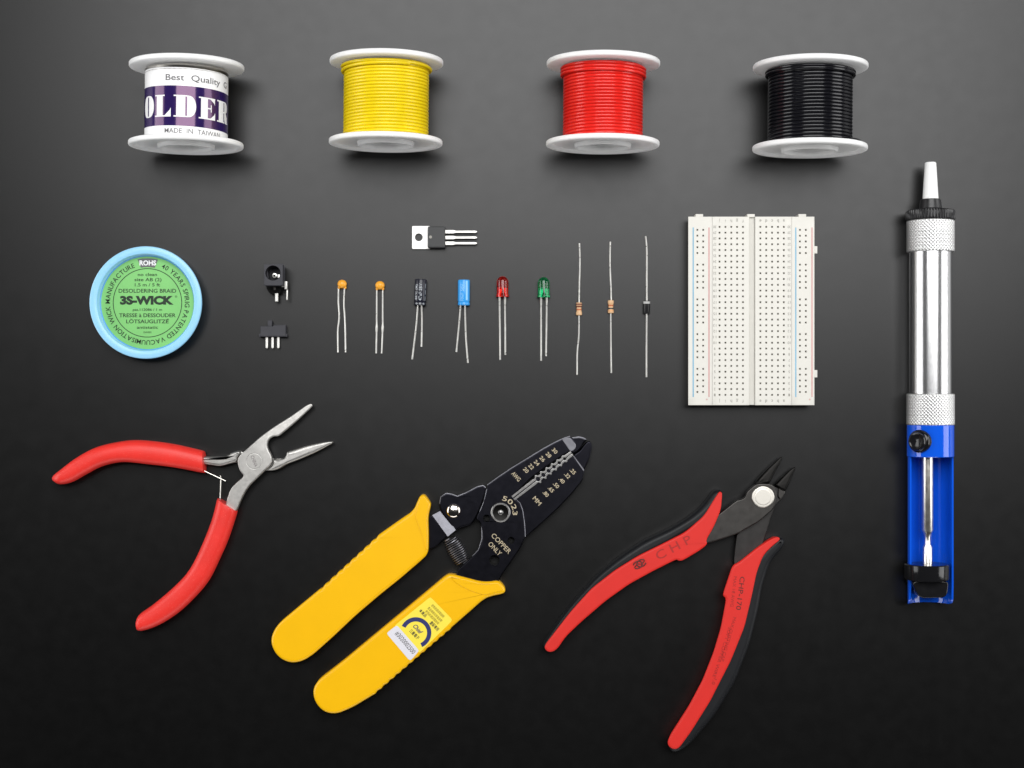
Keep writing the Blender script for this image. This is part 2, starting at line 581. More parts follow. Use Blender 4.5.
def fat(letter, w, h):
    """solid pieces of a fat-face capital, each an outline in a w by h box"""
    def bowl(xa, xb, ya, yb, n=14):
        c = (ya + yb) / 2
        return [(xa, ya)] + [(xa + (xb - xa) * cos(t) ** 0.75 if cos(t) > 0 else xa, c + (yb - ya) / 2 * sin(t)) for t in [PI * (k / n - 0.5) for k in range(1, n)]] + [(xa, yb)]
    sf = h * 0.06
    P = []
    if letter == 'O':
        b = bowl(w * 0.56, w, 0, h)
        P += [b, [(w - x, y) for x, y in b]]
        P += [[(w * .44, 0), (w * .56, 0), (w * .56, sf), (w * .44, sf)], [(w * .44, h - sf), (w * .56, h - sf), (w * .56, h), (w * .44, h)]]
        return P
    st0, st1 = w * 0.12, w * 0.52
    P.append([(st0, sf), (st1, sf), (st1, h - sf), (st0, h - sf)])
    if letter == 'L':
        P += [[(0, 0), (w, 0), (w, sf), (0, sf)], [(0, h - sf), (st1 + w * .12, h - sf), (st1 + w * .12, h), (0, h)]]
        P.append([(st1 + w * .12, sf), (w, sf), (w, h * .42), (w * .93, h * .3)])
    if letter == 'E':
        P += [[(0, 0), (w, 0), (w, sf), (0, sf)], [(0, h - sf), (w, h - sf), (w, h), (0, h)]]
        P.append([(st1 + w * .16, sf), (w, sf), (w, h * .36), (w * .93, h * .24)])
        P.append([(st1 + w * .16, h - sf), (w * .93, h * .78), (w * .98, h * .68), (w * .98, h - sf)])
        P.append([(st1, h * .48), (w * .7, h * .48), (w * .7, h * .35), (w * .76, h * .35), (w * .76, h * .68), (w * .7, h * .68), (w * .7, h * .54), (st1, h * .54)])
    if letter == 'D':
        P += [[(0, 0), (w * .6, 0), (w * .6, sf), (0, sf)], [(0, h - sf), (w * .6, h - sf), (w * .6, h), (0, h)]]
        P.append(bowl(w * .6, w, 0, h))
    if letter == 'R':
        P += [[(0, 0), (st1 + w * .08, 0), (st1 + w * .08, sf), (0, sf)], [(0, h - sf), (w * .6, h - sf), (w * .6, h), (0, h)]]
        P.append(bowl(w * .6, w * .95, h * .47, h))
        P.append([(st1, h * .47), (w * .6, h * .47), (w * .6, h * .53), (st1, h * .53)])
        P.append([(w * .6, h * .47), (w * .6, h * .2), (w * .68, 0), (w * 1.02, 0), (w * 1.02, sf), (w * .95, sf), (w * .93, h * .3), (w * .8, h * .47)])
    return P


wl = MB()
hh = 20.6
for ch, sc, ww in (('O', -35.4, 18.6), ('L', -15.6, 17.5), ('D', 6.4, 21.0), ('E', 28.2, 17.6), ('R', 49.4, 19.5)):
    for poly in fat(ch, ww, hh):
        tri = tessellate_polygon([[Vector((x, y, 0)) for x, y in poly]])
        flat_print(wl, poly, [list(q) for q in tri], lambda x, y: lab(RL + 0.3, sc - ww / 2 + x, -17.2 + y), slices=1.6)
text(wl, 'S', lambda x, y: lab(RL + 0.3, -61 + x, -6.9 + y), h=hh, w=15, bold=0.03, slices=1.6)
wl.build('white_lettering', 'ink_white', label_o)
m = MB()
text(m, 'Best  Quality  G', lambda x, y: lab(RL + 0.25, -12.4 + x, 20.0 + y), h=5.6, w=69, bold=0.008, anchor='l', slices=1.6)
m.build('lettering', 'ink_grey', label_o)
m = MB()
text(m, 'MADE  IN  TAIWAN', lambda x, y: lab(RL + 0.25, -13.0 + x, -30.2 + y), h=4.4, w=57, bold=0.002, anchor='l', slices=1.6)
m.build('lettering', 'ink_grey', label_o)

# ------------------------------------------------------------------ desoldering braid bobbin
cx, cy = W(145.4, 302.4, 22)
R = 56.4 * (1 - 22 / HC)
t = thing('braid_bobbin', 'round pale blue bobbin of desoldering braid with a green printed label', 'bobbin', (cx, cy))


def frz(X, Y):
    return lambda r, a, th: (X + r * sin(th), Y + r * cos(th), a)


m = MB()
prof = [(0.01, 0), (R - 8, 0), (R - 6.5, 0.6), (R - 5.5, 2.2), (R - 0.4, 18.5), (R, 20), (R - 0.4, 21.4), (R - 1.6, 22), (48.9, 22.0), (48.2, 21.6), (47.8, 20.6), (47.0, 13.6), (46.6, 13.0)]
m.lathe(prof, frz(cx, cy), 120)
m.lathe([(46.6, 13.0), (46.0, 12.8), (0.01, 12.8)], frz(cx, cy), 120)
m.build('bobbin_body', 'wick_body', t)
m = MB()
m.lathe([(46.75, 13.1), (47.1, 14.0), (46.5, 13.7), (46.0, 13.0)], frz(cx, cy), 120, loop=True)
m.build('inner_rim', 'wick_groove', t)
m = MB()
m.lathe([(46.0, 13.0), (0.01, 13.0)], frz(cx, cy), 96)
lo = m.build('green_label', 'wick_label', t)
m = MB()
z = 13.15
lx, ly = W(147.7, 303.1, 12)
m.lathe([(33.6, z), (34.3, z)], frz(cx, cy), 96)
arc_text(m, '40 YEARS SPIRIG PATENTED VACUUMISATION WICK MANUFACTURE', cx, cy, 39.4, z, 21, 341, 4.5, 0.010)
for s, py, h, w_, b in (('no clean', 274.5, 3.0, 19, 0), ('size', 279.6, 3.0, 9, 0), ('1.5 m / 5 ft', 284.8, 3.1, 25, 0), ('DESOLDERING BRAID', 290.8, 3.7, 57, 0),
                        ('pat.112086 / 1 m', 309.6, 2.4, 29, 0), ('TRESSE à DESSOUDER', 315.3, 3.6, 56, 0.004), ('LÖTSAUGLITZE', 321.4, 3.6, 42, 0.004), ('antistatic', 327.3, 2.8, 21, 0), ('SWISS', 332.3, 1.6, 8, 0)):
    text(m, s, line_at(147.4 if s != 'size' else 139.0, py, 0, z), h, w_, b + 0.01)
text(m, 'AB (2)', line_at(153.4, 279.6, 0, z), 3.2, 16, 0.008)
text(m, '3S-WICK', line_at(146.8, 300.3, 0, z), 7.4, 53, 0.06)
text(m, '®', line_at(176.0, 296.6, 0, z), 2.0, 2.2)
text(m, '®', line_at(167.8, 319.6, 0, z), 1.8, 2.0)
m.build('lettering', 'wick_ink', lo)
m = MB()
ring = []
for r_, s_ in ((35.5, 1), (44.2, -1)):
    wdt = 13.2 if r_ > 40 else 11
    ring += [(cx + r_ * sin(math.radians(a * s_ * wdt / 6 + 0.5)), cy + r_ * cos(math.radians(a * s_ * wdt / 6 + 0.5)), z + 0.05) for a in range(-6, 7)]
m.add(ring, [list(range(len(ring)))])
bo = m.build('badge', 'ink_grey', lo)
m = MB()
text(m, 'ROHS', lambda x, y: (cx + 0.4 + x, cy + 39.6 + y, z + 0.2), 4.6, 16.5, 0.035)
m.build('badge_lettering', 'ink_white', bo)

# ------------------------------------------------------------------ breadboard
ZT = 20.0
bx = lambda x: W(x, 0, ZT)[0]
by = lambda y: W(0, y, ZT)[1]
t = thing('breadboard', 'white solderless breadboard with red and blue rail lines and rows of holes', 'breadboard', (W(751.5, 311, ZT)[0], W(751.5, 311, ZT)[1]))


def strip(m, x0, x1, y0, y1, hx, hy, h=0.98, c=0.45, z0=0.0):
    xs = sorted([x0 + c, x1 - c] + [q + d for q in hx for d in (-h, h)])
    ys = sorted([y0 + c, y1 - c] + [q + d for q in hy for d in (-h, h)])
    ix = {round(q - h, 4) for q in hx}
    iy = {round(q - h, 4) for q in hy}
    nx, ny = len(xs), len(ys)
    o = len(m.v)
    m.v += [(x, y, ZT) for y in ys for x in xs]
    for j in range(ny - 1):
        for i in range(nx - 1):
            q = [o + j * nx + i, o + j * nx + i + 1, o + (j + 1) * nx + i + 1, o + (j + 1) * nx + i]
            if round(xs[i], 4) in ix and round(ys[j], 4) in iy:
                d = 3.0
                k = 0.62
                xm, ym = (xs[i] + xs[i + 1]) / 2, (ys[j] + ys[j + 1]) / 2
                b = len(m.v)
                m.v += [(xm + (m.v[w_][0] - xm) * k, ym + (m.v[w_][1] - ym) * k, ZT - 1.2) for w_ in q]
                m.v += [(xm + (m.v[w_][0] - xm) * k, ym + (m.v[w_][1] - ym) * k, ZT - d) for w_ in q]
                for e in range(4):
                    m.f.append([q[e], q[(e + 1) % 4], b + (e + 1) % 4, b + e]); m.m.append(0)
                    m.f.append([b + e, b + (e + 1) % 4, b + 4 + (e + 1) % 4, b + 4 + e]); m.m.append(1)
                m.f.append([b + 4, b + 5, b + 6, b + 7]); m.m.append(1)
            else:
                m.f.append(q); m.m.append(0)
    # rounded edge and sides
    def loop(d, z):
        return [(x0 + d, y0 + d, z), (x1 - d, y0 + d, z), (x1 - d, y1 - d, z), (x0 + d, y1 - d, z)]
    m.loft([loop(2.4, z0), loop(2.2, z0 + 0.4), loop(0, ZT - 1.5), loop(0, ZT - c), loop(c * 0.3, ZT - c * 0.3), loop(c, ZT)], caps=False)
    m.add(loop(2.4, z0), [[3, 2, 1, 0]])


rows = [by(226.9 + 5.795 * k) for k in range(30)]
rrow = [by(229.9 + 5.793 * k) for k in range(29) if k % 6 != 5]
yt, yb = by(216.6), by(405.2)
m = MB()
strip(m, bx(712.3), bx(749.2), yb, yt, [bx(719.6 + 5.85 * k) for k in range(5)], rows)
strip(m, bx(755.2), bx(791.7), yb, yt, [bx(760.4 + 5.87 * k) for k in range(5)], rows)
m.box(bx(749.15), bx(755.25), yb + 0.3, yt - 0.2, 0.2, ZT - 3.6)
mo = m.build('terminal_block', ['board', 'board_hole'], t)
m = MB()
for k, ch in enumerate('jihgf'):
    for py in (221.0, 401.2):
        text(m, ch, line_at(719.6 + 5.85 * k, py, 180, ZT + 0.12), 3.0)
for k, ch in enumerate('edcba'):
    for py in (221.0, 401.2):
        text(m, ch, line_at(760.4 + 5.87 * k, py, 180, ZT + 0.12), 3.0, bold=0.01)
for k in range(30):
    for px in (714.8, 789.2):
        text(m, str(30 - k), line_at(px, 226.9 + 5.795 * k, 180, ZT + 0.12), 2.5, 1.5 if 30 - k < 10 else 3.0)
m.build('lettering', 'ink_pale', mo)
for x0, x1, hx, xb, xr in ((688.3, 712.2, (697.4, 703.2), 693.2, 709.0), (791.8, 814.5, (800.0, 805.9), 795.8, 812.0)):
    m = MB()
    strip(m, bx(x0), bx(x1), yb, yt, [bx(q) for q in hx], rrow)
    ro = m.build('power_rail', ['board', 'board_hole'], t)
    m = MB()
    m.box(bx(xb - 0.55), bx(xb + 0.55), by(397), by(227.5), ZT - 0.05, ZT + 0.1)
    m.build('blue_line', 'rail_blue', ro)
    m = MB()
    m.box(bx(xr - 0.5), bx(xr + 0.5), by(397), by(227.5), ZT - 0.05, ZT + 0.1)
    text(m, '+', line_at(xr - 2.2, 399.5, 0, ZT + 0.12), 3.0)
    m.build('red_line', 'rail_red', ro)
for x0, x1 in ((695.8, 703.3), (747.4, 755.0), (798.8, 806.4)):
    m = MB()
    m.box(bx(x0), bx(x1), yt - 0.5, by(213.9), 2, ZT - 1.0, 0.5)
    m.build('mounting_tab', 'board', t)
for y0, y1 in ((246, 253.4), (370, 377.4)):
    m = MB()
    m.box(bx(814.5) - 0.5, bx(817.6), by(y1), by(y0), 2, ZT - 1.0, 0.5)
    m.build('mounting_tab', 'board', t)

# ------------------------------------------------------------------ desoldering pump
ZP = 22.8
kP = 1 - ZP / HC
PX = (930.5 - 512) * kP
yp = lambda y: (384 - y) * kP
t = thing('desoldering_pump', 'long desoldering pump with chrome barrel, white nozzle and blue half-open body', 'desoldering pump', (PX, yp(384)))


def fry(X, Z):
    return lambda r, a, th: (X + r * sin(th), a, Z + r * cos(th))


fp = fry(PX, ZP)
m = MB()
m.lathe([(2.2, yp(175)), (2.3, yp(162.8)), (4.9, yp(162.4)), (5.5, yp(163.2)), (7.7, yp(199)), (7.9, yp(200.5)), (4, yp(201))], fp, 40)
m.build('nozzle_tip', 'nozzle', t)
m = MB()
m.lathe([(3, yp(199.2)), (8.8, yp(199.2)), (9.8, yp(200)), (10.3, yp(203)), (11.0, yp(208.5)), (12.5, yp(210)), (16, yp(210.2))], fp, 64)
m.lathe([(16, yp(210.2)), (22.4, yp(210.5)), (23.3, yp(211.3)), (23.6, yp(213)), (23.6, yp(219.2)), (23, yp(220.6)), (15, yp(220.8))], fp, 216,
        rfun=lambda a, th: (0.55 * (1 if (th * 54 / (2 * PI)) % 1 < 0.5 else -0.4) if yp(220.4) < a < yp(211) else 0))
m.build('nozzle_cap', 'black_plastic', t)


def tri(x):
    x = x % 1
    return 1 - abs(2 * x - 1)


def knurl(m, ya, yb_, R):
    L = abs(yp(ya) - yp(yb_))
    n = 60
    prof = [(R - 2.5, yp(ya)), (R - 0.8, yp(ya))] + [(R - 0.1, yp(ya) + (yp(yb_) - yp(ya)) * (0.02 + 0.96 * k / n)) for k in range(n + 1)] + [(R - 0.8, yp(yb_)), (R - 2.5, yp(yb_))]
    per = 3.5

    def f(a, th):
        if a > yp(ya) - 0.3 or a < yp(yb_) + 0.3:
            return 0
        u = th * 42 / (2 * PI)
        v = (a - yp(ya)) / per
        return 0.46 * (min(tri(u + v), tri(u - v)) * 2 - 1) * 0.9
    m.lathe(prof, fp, 252, rfun=f)


m = MB()
knurl(m, 220.6, 252.4, 23.0)
m.build('knurled_collar', 'knurl', t)
m = MB()
m.lathe([(20.6, yp(251)), (20.6, yp(396))], fp, 96)
m.build('barrel', 'chrome', t)
m = MB()
knurl(m, 393.6, 425.0, 23.1)
m.build('knurled_collar', 'knurl', t)
m = MB()
m.lathe([(18, yp(424.6)), (22.2, yp(424.7)), (22.8, yp(425.4)), (22.8, yp(456.0)), (22.4, yp(456.5)), (20.6, yp(456.5)), (20.4, yp(455)), (20.4, yp(426))], fp, 96)
# trough
na = 40
A0, A1 = math.radians(78), math.radians(282)
rings = []
for y, da in ((456.3, 0), (584, 0), (592, 0.06), (599, 0.10), (603, 0.25), (604.8, 0.5)):
    ring = []
    for k in range(na + 1):
        a = A0 + da + (A1 - A0 - 2 * da) * k / na
        ring.append(fp(22.0, yp(y), a))
    for k in range(na, -1, -1):
        a = A0 + da + (A1 - A0 - 2 * da) * k / na
        ring.append(fp(20.2, yp(y), a))
    rings.append(ring)
m.loft(rings, caps=True)
m.build('blue_body', 'blue_plastic', t)
# release button, leaning to one side
nrm = Vector((sin(math.radians(-41)), 0, cos(math.radians(-41))))
e1 = Vector((0, 1, 0))
e2 = nrm.cross(e1)
pc = Vector((PX, yp(440.6), ZP))


def frb(r, a, th):
    p = pc + nrm * a + (e1 * cos(th) + e2 * sin(th)) * r
    return (p.x, p.y, p.z)


m = MB()
m.lathe([(11.2, 19), (11.2, 24.6), (10.6, 25.6), (9.3, 26.0), (8.9, 26.4), (8.9, 29.2), (8.3, 30.2), (7.2, 30.5), (6.2, 29.8), (0.01, 29.4)], frb, 56)
m.build('release_button', 'black_gloss', t)
rx = PX - 3.2
fr2 = fry(rx, ZP + 1)
m = MB()
m.lathe([(5.5, yp(450)), (5.5, yp(530)), (4.0, yp(533)), (2.7, yp(537)), (2.9, yp(544)), (4.6, yp(547)), (4.7, yp(566))], fr2, 32)
m.build('plunger_rod', 'rod_steel', t)
m = MB()
fr3 = fry(PX - 4.0, ZP + 1.6)
m.lathe([(0.01, yp(563.6)), (20.6, yp(563.6)), (21.6, yp(564.5)), (21.6, yp(577.5)), (21.0, yp(579)), (17, yp(580.2))], fr3, 72)
pr = [(-17.5, yp(579.5)), (18.0, yp(579.5)), (18.5, yp(585)), (16.5, yp(596.2)), (-9, yp(596.6)), (-13.5, yp(590))]
m.slab_w(rounded([(PX - 4 + x, y) for x, y in pr], 3), 6, 35, 1.2, 1.2)
m.build('thumb_pad', 'black_gloss', t)


# ------------------------------------------------------------------ hand tools
def grip(m, ea, eb, hz, n=60, seg=24, z0=0.0, ex=0.8, startcap=True):
    """rounded handle between two edges (traced at half its height); both edges run from the open end to the shared tip"""
    zc = z0 + hz
    A = spline([W(x, y, zc) for x, y in ea], n)
    B = spline([W(x, y, zc) for x, y in eb], n)
    wm = max((a - b).length for a, b in zip(A, B))
    rings = []
    for i, (a, b) in enumerate(zip(A, B)):
        c, h = (a + b) / 2, (a - b) / 2
        w_ = (a - b).length
        k = min(1.0, (w_ / (0.62 * wm))) ** 0.6 if w_ > 0 else 0
        ring = []
        for s in range(seg):
            th = 2 * PI * s / seg
            cs, sn = cos(th), sin(th)
            u = math.copysign(abs(cs) ** ex, cs)
            v = math.copysign(abs(sn) ** ex, sn)
            p = c + h * u
            ring.append((p.x, p.y, zc + hz * k * v))
        rings.append(ring)
    # roll the open end in a little
    c = Vector((sum(p[0] for p in rings[0]) / seg, sum(p[1] for p in rings[0]) / seg, zc))
    inner = [tuple(c + (Vector(p) - c) * 0.8) for p in rings[0]]
    rings[0] = [tuple(c + (Vector(p) - c) * 0.965) for p in rings[0]]
    m.loft([inner] + rings)


# --- needle nose pliers
c7 = crop(200, 400, 6.98)
c5 = crop(40, 420, 3.49)
cz = W(254, 460, 10)
t = thing('needle_nose_pliers', 'open needle nose pliers with bright steel jaws and red dipped grips', 'pliers', cz)


def jaw_taper(px, py):
    ox, oy = W(px, py, 9)

    def f(x, y, z):
        d = math.hypot(x - ox, y - oy)
        k = 1 - 0.55 * max(0, min(1, (d - 16) / 62)) if x > ox else 1
        return 9.5 + (z - 9.5) * k
    return f


zf = jaw_taper(254, 460)
A = c7([(778, 28), (784, 40), (770, 58), (660, 160), (556, 247), (540, 254), (515, 252), (490, 268), (474, 290), (469, 318), (478, 348), (498, 382), (504, 410), (502, 440), (488, 462), (470, 477),
        (405, 540), (350, 592), (316, 640), (285, 700), (258, 770), (235, 800), (165, 775), (188, 700), (213, 622), (250, 580), (312, 530), (288, 508), (268, 466), (262, 415), (280, 382), (335, 335), (430, 250), (520, 185), (640, 110), (740, 38), (765, 27)])
B = c7([(922, 288), (932, 297), (860, 338), (780, 378), (690, 416), (600, 450), (550, 482), (510, 494), (472, 492), (400, 490), (300, 468), (268, 432), (180, 452), (140, 463), (30, 447), (-60, 445), (-60, 398), (25, 396), (178, 396), (206, 380), (222, 366), (278, 350),
        (310, 368), (400, 335), (480, 380), (508, 408), (530, 412), (558, 417), (588, 405), (602, 385), (604, 368), (615, 358), (660, 346), (740, 320), (860, 294)])
m = MB()
m.slab(A, 8.2, 16.0, 1.3, 0.6, zp=14, cut=2.2, zfun=zf)
m.slab(c7([(778, 28), (784, 40), (770, 58), (660, 160), (556, 247), (540, 254), (516, 252), (480, 235), (520, 187), (640, 112), (740, 40), (765, 28)]), 3, 15.2, 0.8, 1.5, zp=13, cut=2, zfun=zf)
m.build('plier_half', 'plier_steel', t)
m = MB()
m.slab(B, 3.0, 7.9, 1.2, 1.0, zp=8, cut=2.2, zfun=zf)
m.slab(c7([(922, 288), (932, 297), (860, 338), (780, 378), (690, 416), (600, 450), (550, 482), (510, 494), (474, 492), (478, 484), (496, 466), (509, 442), (511, 410), (530, 413), (558, 417), (588, 406), (602, 386), (604, 368), (615, 358), (660, 346), (740, 320), (860, 294)]), 3.2, 14.6, 3.2, 1.5, zp=12, cut=2, zfun=zf)
m.slab(c7([(276, 352), (286, 372), (262, 400), (262, 428), (180, 452), (140, 463), (30, 447), (-60, 445), (-60, 398), (25, 396), (178, 396), (206, 380), (222, 366)]), 3.2, 14.0, 2.4, 1.2, zp=12, cut=2)
m.build('plier_half', 'plier_steel', t)
jx, jy = c7([(378, 427)])[0]
X, Y = W(jx, jy, 16)
m = MB()
m.lathe([(8.5, 15.9), (8.4, 16.1), (8.0, 16.1), (7.8, 15.98), (7.5, 16.1), (7.2, 16.1), (6.6, 16.1), (0.01, 16.1)], frz(X, Y), 48)
jo = m.build('pivot_joint', 'plier_steel', t)
m = MB()
text(m, 'CHINA', line_at(jx, jy, -68, 16.2), 3.4, 11.5, 0.01)
m.build('stamp', 'stamp', jo)
m = MB()
grip(m, c5([(572, 107), (460, 82), (350, 70), (275, 76), (195, 96), (128, 132), (75, 172), (50, 192), (42, 206)]),
     c5([(576, 186), (470, 166), (380, 155), (290, 147), (220, 161), (160, 191), (112, 217), (70, 224), (42, 206)]), 11.5)
m.build('grip', 'red_grip', t)
m = MB()
grip(m, c5([(690, 318), (660, 410), (630, 480), (590, 560), (540, 620), (480, 675), (410, 718), (350, 735), (338, 715)]),
     c5([(620, 272), (600, 350), (560, 450), (520, 525), (470, 580), (400, 640), (355, 672), (341, 690), (338, 715)]), 11.5)
m.build('grip', 'red_grip', t)
for pts in ([(570, 176), (600, 190), (638, 208), (648, 213)], [(628, 284), (630, 240), (631, 205), (629, 194)]):
    m = MB()
    m.tube([(*W(x, y, 13), 13 + (0.8 if pts[0][0] < 600 else -0.8)) for x, y in c5(pts)], 0.58, 8)
    m.build('spring_wire', 'rod_steel', t)

# --- wire stripper
cA = crop(420, 420, 4.268)
cB = crop(480, 420, 8.533)
cC = crop(420, 470, 6.4)
c3 = crop(260, 480, 3.135)
cS = crop(385, 590, 10.24)
t = thing('wire_stripper', 'wire stripper with black plates marked in gold and chunky yellow handles', 'wire stripper', W(470, 560, 8))
zl0, zl1, zu0, zu1 = 4.5, 9.2, 9.5, 14.2
hs = [[(W(u, v, zu1)[0] + r * cos(q), W(u, v, zu1)[1] + r * sin(q)) for q in [2 * PI * k / 20 for k in range(20)]]
      for (u, v), r in ((cC([(426, 308)])[0], 3.6), (cC([(583, 450)])[0], 3.6), (cC([(476, 577)])[0], 5.2))]
up = cA([(287, 278), (340, 240), (400, 200), (460, 164), (520, 127), (570, 99), (610, 80), (638, 70), (654, 78), (668, 98), (664, 116), (645, 132), (600, 158), (545, 196), (490, 236), (470, 252), (402, 322), (402, 334), (425, 352), (437, 382), (445, 440), (449, 500),
         (432, 540), (395, 596), (350, 660), (320, 720), (240, 740), (150, 690), (160, 640), (195, 610), (240, 566), (264, 530), (270, 490), (262, 460), (258, 440), (240, 425), (246, 405), (262, 375), (272, 345), (286, 300)])
m = MB()
m.slab(up, zu0, zu1, 1.0, 0.3, zp=zu1, cut=1.6, holes=hs)
plate = m.build('front_plate', 'black_oxide', t)
lw = cA([(400, 336), (470, 268), (500, 246), (560, 206), (610, 172), (648, 150), (702, 214), (694, 258), (650, 312), (590, 376), (520, 440), (452, 500), (420, 520), (360, 480), (320, 420), (340, 370)])
m = MB()
m.slab(lw, zl0, zu1 - 1.2, 0.9, 0.6, zp=zu1 - 1.2, cut=1.6)
m.build('rear_plate', 'black_oxide', t)
m = MB()
m.slab(cB([(690, 165), (768, 148), (850, 139), (906, 156), (914, 174), (884, 196), (858, 250), (800, 290), (740, 280)]), 5.5, 11.6, 1.3, 0.8, zp=11, cut=1.5)
m.slab(cB([(790, 300), (850, 262), (890, 206), (922, 176), (948, 184), (957, 235), (935, 330), (886, 442), (840, 460)]), 3.2, 9.6, 1.5, 0.8, zp=9, cut=1.5)
m.build('crimping_nose', 'black_oxide', t)
m = MB()     # upper jaw end: flat paler steel paints the light reflected by its bevel
P = cB([(698, 163), (768, 148), (822, 212), (812, 250), (772, 272)])
m.slab(P, zu1 - 1, zu1 + 0.25, 0.3, 0, zp=zu1, cut=1)
m.slab(cB([(775, 150), (845, 138), (890, 150), (912, 166), (905, 172), (850, 156), (786, 162)]), 10, 11.9, 0.4, 0, zp=12, cut=1)
m.slab(cB([(790, 302), (800, 304), (892, 428), (884, 440)]), zu1 - 2, zu1 - 0.9, 0.2, 0, zp=zu1, cut=0.5)
m.build('jaw_end_glint', 'black_oxide_pale', t)
# bright ground rims of the plates
m = MB()
rim = [(287, 278), (340, 240), (400, 200), (460, 164), (520, 127), (570, 99), (610, 80), (640, 70)]
m.tube([(*W(x, y, zu1 - 0.7), zu1 - 0.7) for x, y in cA(rim)], 0.75, 8)
m.tube([(*W(x, y, zu1 - 0.7), zu1 - 0.7) for x, y in cA([(404, 334), (426, 354), (438, 384), (446, 440), (449, 498)])], 0.45, 6)
m.tube([(*W(x, y, zu1 - 0.7), zu1 - 0.7) for x, y in cC([(428, 122), (412, 195), (380, 275), (372, 318), (394, 345), (397, 440), (374, 512), (334, 552)])], 0.45, 6)
m.build('ground_rim', 'black_oxide_pale', t)


def jaw_edge(sgn):
    """half of the toothed cutting line: half-round notches on the inner side"""
    a, b = Vector(cB([(282, 668)])[0]), Vector(cB([(784, 284)])[0])
    d = (b - a)
    L = d.length
    d.normalize()
    nn = Vector((d.y, -d.x)) * sgn
    pts = []
    zz = zu1 - 0.6
    inner = []
    s = 0.0
    inner.append((0, 0.35))
    inner.append((L * 0.36, 0.35))
    nt = 6
    s0, s1 = L * 0.38, L * 0.92
    for k in range(nt):
        c = s0 + (s1 - s0) * (k + 0.5) / nt
        r = 1.95 - 0.14 * k
        for q in range(7):
            an = PI * q / 6
            inner.append((c - r * cos(an), 0.3 + r * sin(an)))
    inner.append((L, 0.3))
    outer = [(L, 2.6)]
    for k in range(nt - 1, -1, -1):
        c = s0 + (s1 - s0) * (k + 0.5) / nt
        outer += [(c + 1.9, 2.7), (c + 0.5, 4.9 - 0.18 * k), (c - 0.5, 4.9 - 0.18 * k), (c - 1.9, 2.7)]
    outer += [(L * 0.36, 3.0), (0, 2.8)]
    for s, o in inner + outer:
        p = a + d * s + nn * o
        pts.append(W(p.x, p.y, zz))
    m = MB()
    m.slab_w(pts, zu1 - 2.5, zu1 + (0.22 if sgn > 0 else 0.15), 0.25, 0, n=2)
    m.build('cutting_edge', 'edge_steel', t)


jaw_edge(1)
jaw_edge(-1)
# link and its rivet
link = cC([(128, 262), (122, 205), (136, 165), (170, 146), (205, 152), (240, 166), (300, 140), (368, 104), (405, 96), (424, 110), (420, 150), (402, 205), (376, 270), (356, 310), (330, 350), (250, 372), (225, 400), (180, 330)])
m = MB()
m.slab(link, zl0, zu1 - 1.0, 1.4, 0.6, zp=zu1 - 1, cut=2.5)
m.build('locking_link', 'black_oxide', t)
m = MB()
m.tube([(*W(x, y, zu1 - 1.3), zu1 - 1.5) for x, y in cC([(126, 215), (134, 172), (168, 150), (205, 156), (240, 169), (300, 144), (368, 108), (404, 100), (420, 114)])], 0.7, 8)
m.build('ground_rim', 'black_oxide_pale', t)
u, v = cC([(214, 262)])[0]
X, Y = W(u, v, zu1 + 1)
m = MB()
m.lathe([(7.2, zu1 - 1.5), (7.2, zu1 - 0.6), (6.6, zu1 + 0.8), (5.2, zu1 + 1.8), (3, zu1 + 2.4), (0.01, zu1 + 2.6)], frz(X, Y), 48)
m.build('rivet', 'nickel', t)
m = MB()     # folded steel tang running into the upper handle
tang = cC([(30, 320), (78, 288), (175, 424), (105, 490), (20, 530)])
m.slab(tang, zl0, 10.2, 0.8, 0.6, zp=11, cut=1)
m.build('tang', 'black_oxide', t)
m = MB()
q = cC([(78, 290), (128, 264), (160, 305), (196, 335), (229, 383), (178, 424)])
zz = [10.6, 10.0, 11.4, 12.6, 13.8, 14.4]
pts = [(*W(x, y, 12), z) for (x, y), z in zip(q, zz)]
m.add(pts + [(x, y, 6) for x, y, z in pts], [[0, 1, 2, 3, 4, 5]] + [[i, (i + 1) % 6, 6 + (i + 1) % 6, 6 + i] for i in range(6)])
m.build('tang_fold', 'fold_steel', t)
# spring
u0, u1 = cC([(190, 436)])[0], cC([(278, 596)])[0]
P0, P1 = Vector((*W(*u0, 8), 8)), Vector((*W(*u1, 8), 8))
ax = (P1 - P0).normalized()
e1 = Vector((0, 0, 1))
e2 = ax.cross(e1)
path = []
for i in range(13 * 20 + 1):
    q = i / (13 * 20)
    a = 2 * PI * 13 * q
    rr = 5.0 + 1.8 * sin(PI * q)
    path.append(P0.lerp(P1, q) + e1 * rr * cos(a) * 0.9 + e2 * rr * sin(a) * 1.25)
m = MB()
m.tube(path, 0.62, 6)
m.build('return_spring', 'black_oxide_pale', t)
# pivot
u, v = cC([(516, 271)])[0]
X, Y = W(u, v, zu1)
m = MB()
m.lathe([(9.7, zu1 - 0.5), (9.7, zu1 + 1.0), (9.2, zu1 + 1.4), (8.3, zu1 + 1.4), (7.8, zu1 + 0.9)], frz(X, Y), 48)
po = m.build('pivot_ring', 'edge_steel', t)
m = MB()
m.lathe([(7.9, zu1 + 0.9), (4.5, zu1 + 0.2), (2.4, zu1 + 0.1)], frz(X, Y), 40)
m.build('pivot_recess', 'jaw_black', po)
m = MB()
m.lathe([(2.6, zu1), (2.5, zu1 + 0.9), (1.6, zu1 + 1.5), (0.01, zu1 + 1.7)], frz(X, Y), 24)
m.build('pivot_pin', 'edge_steel', po)
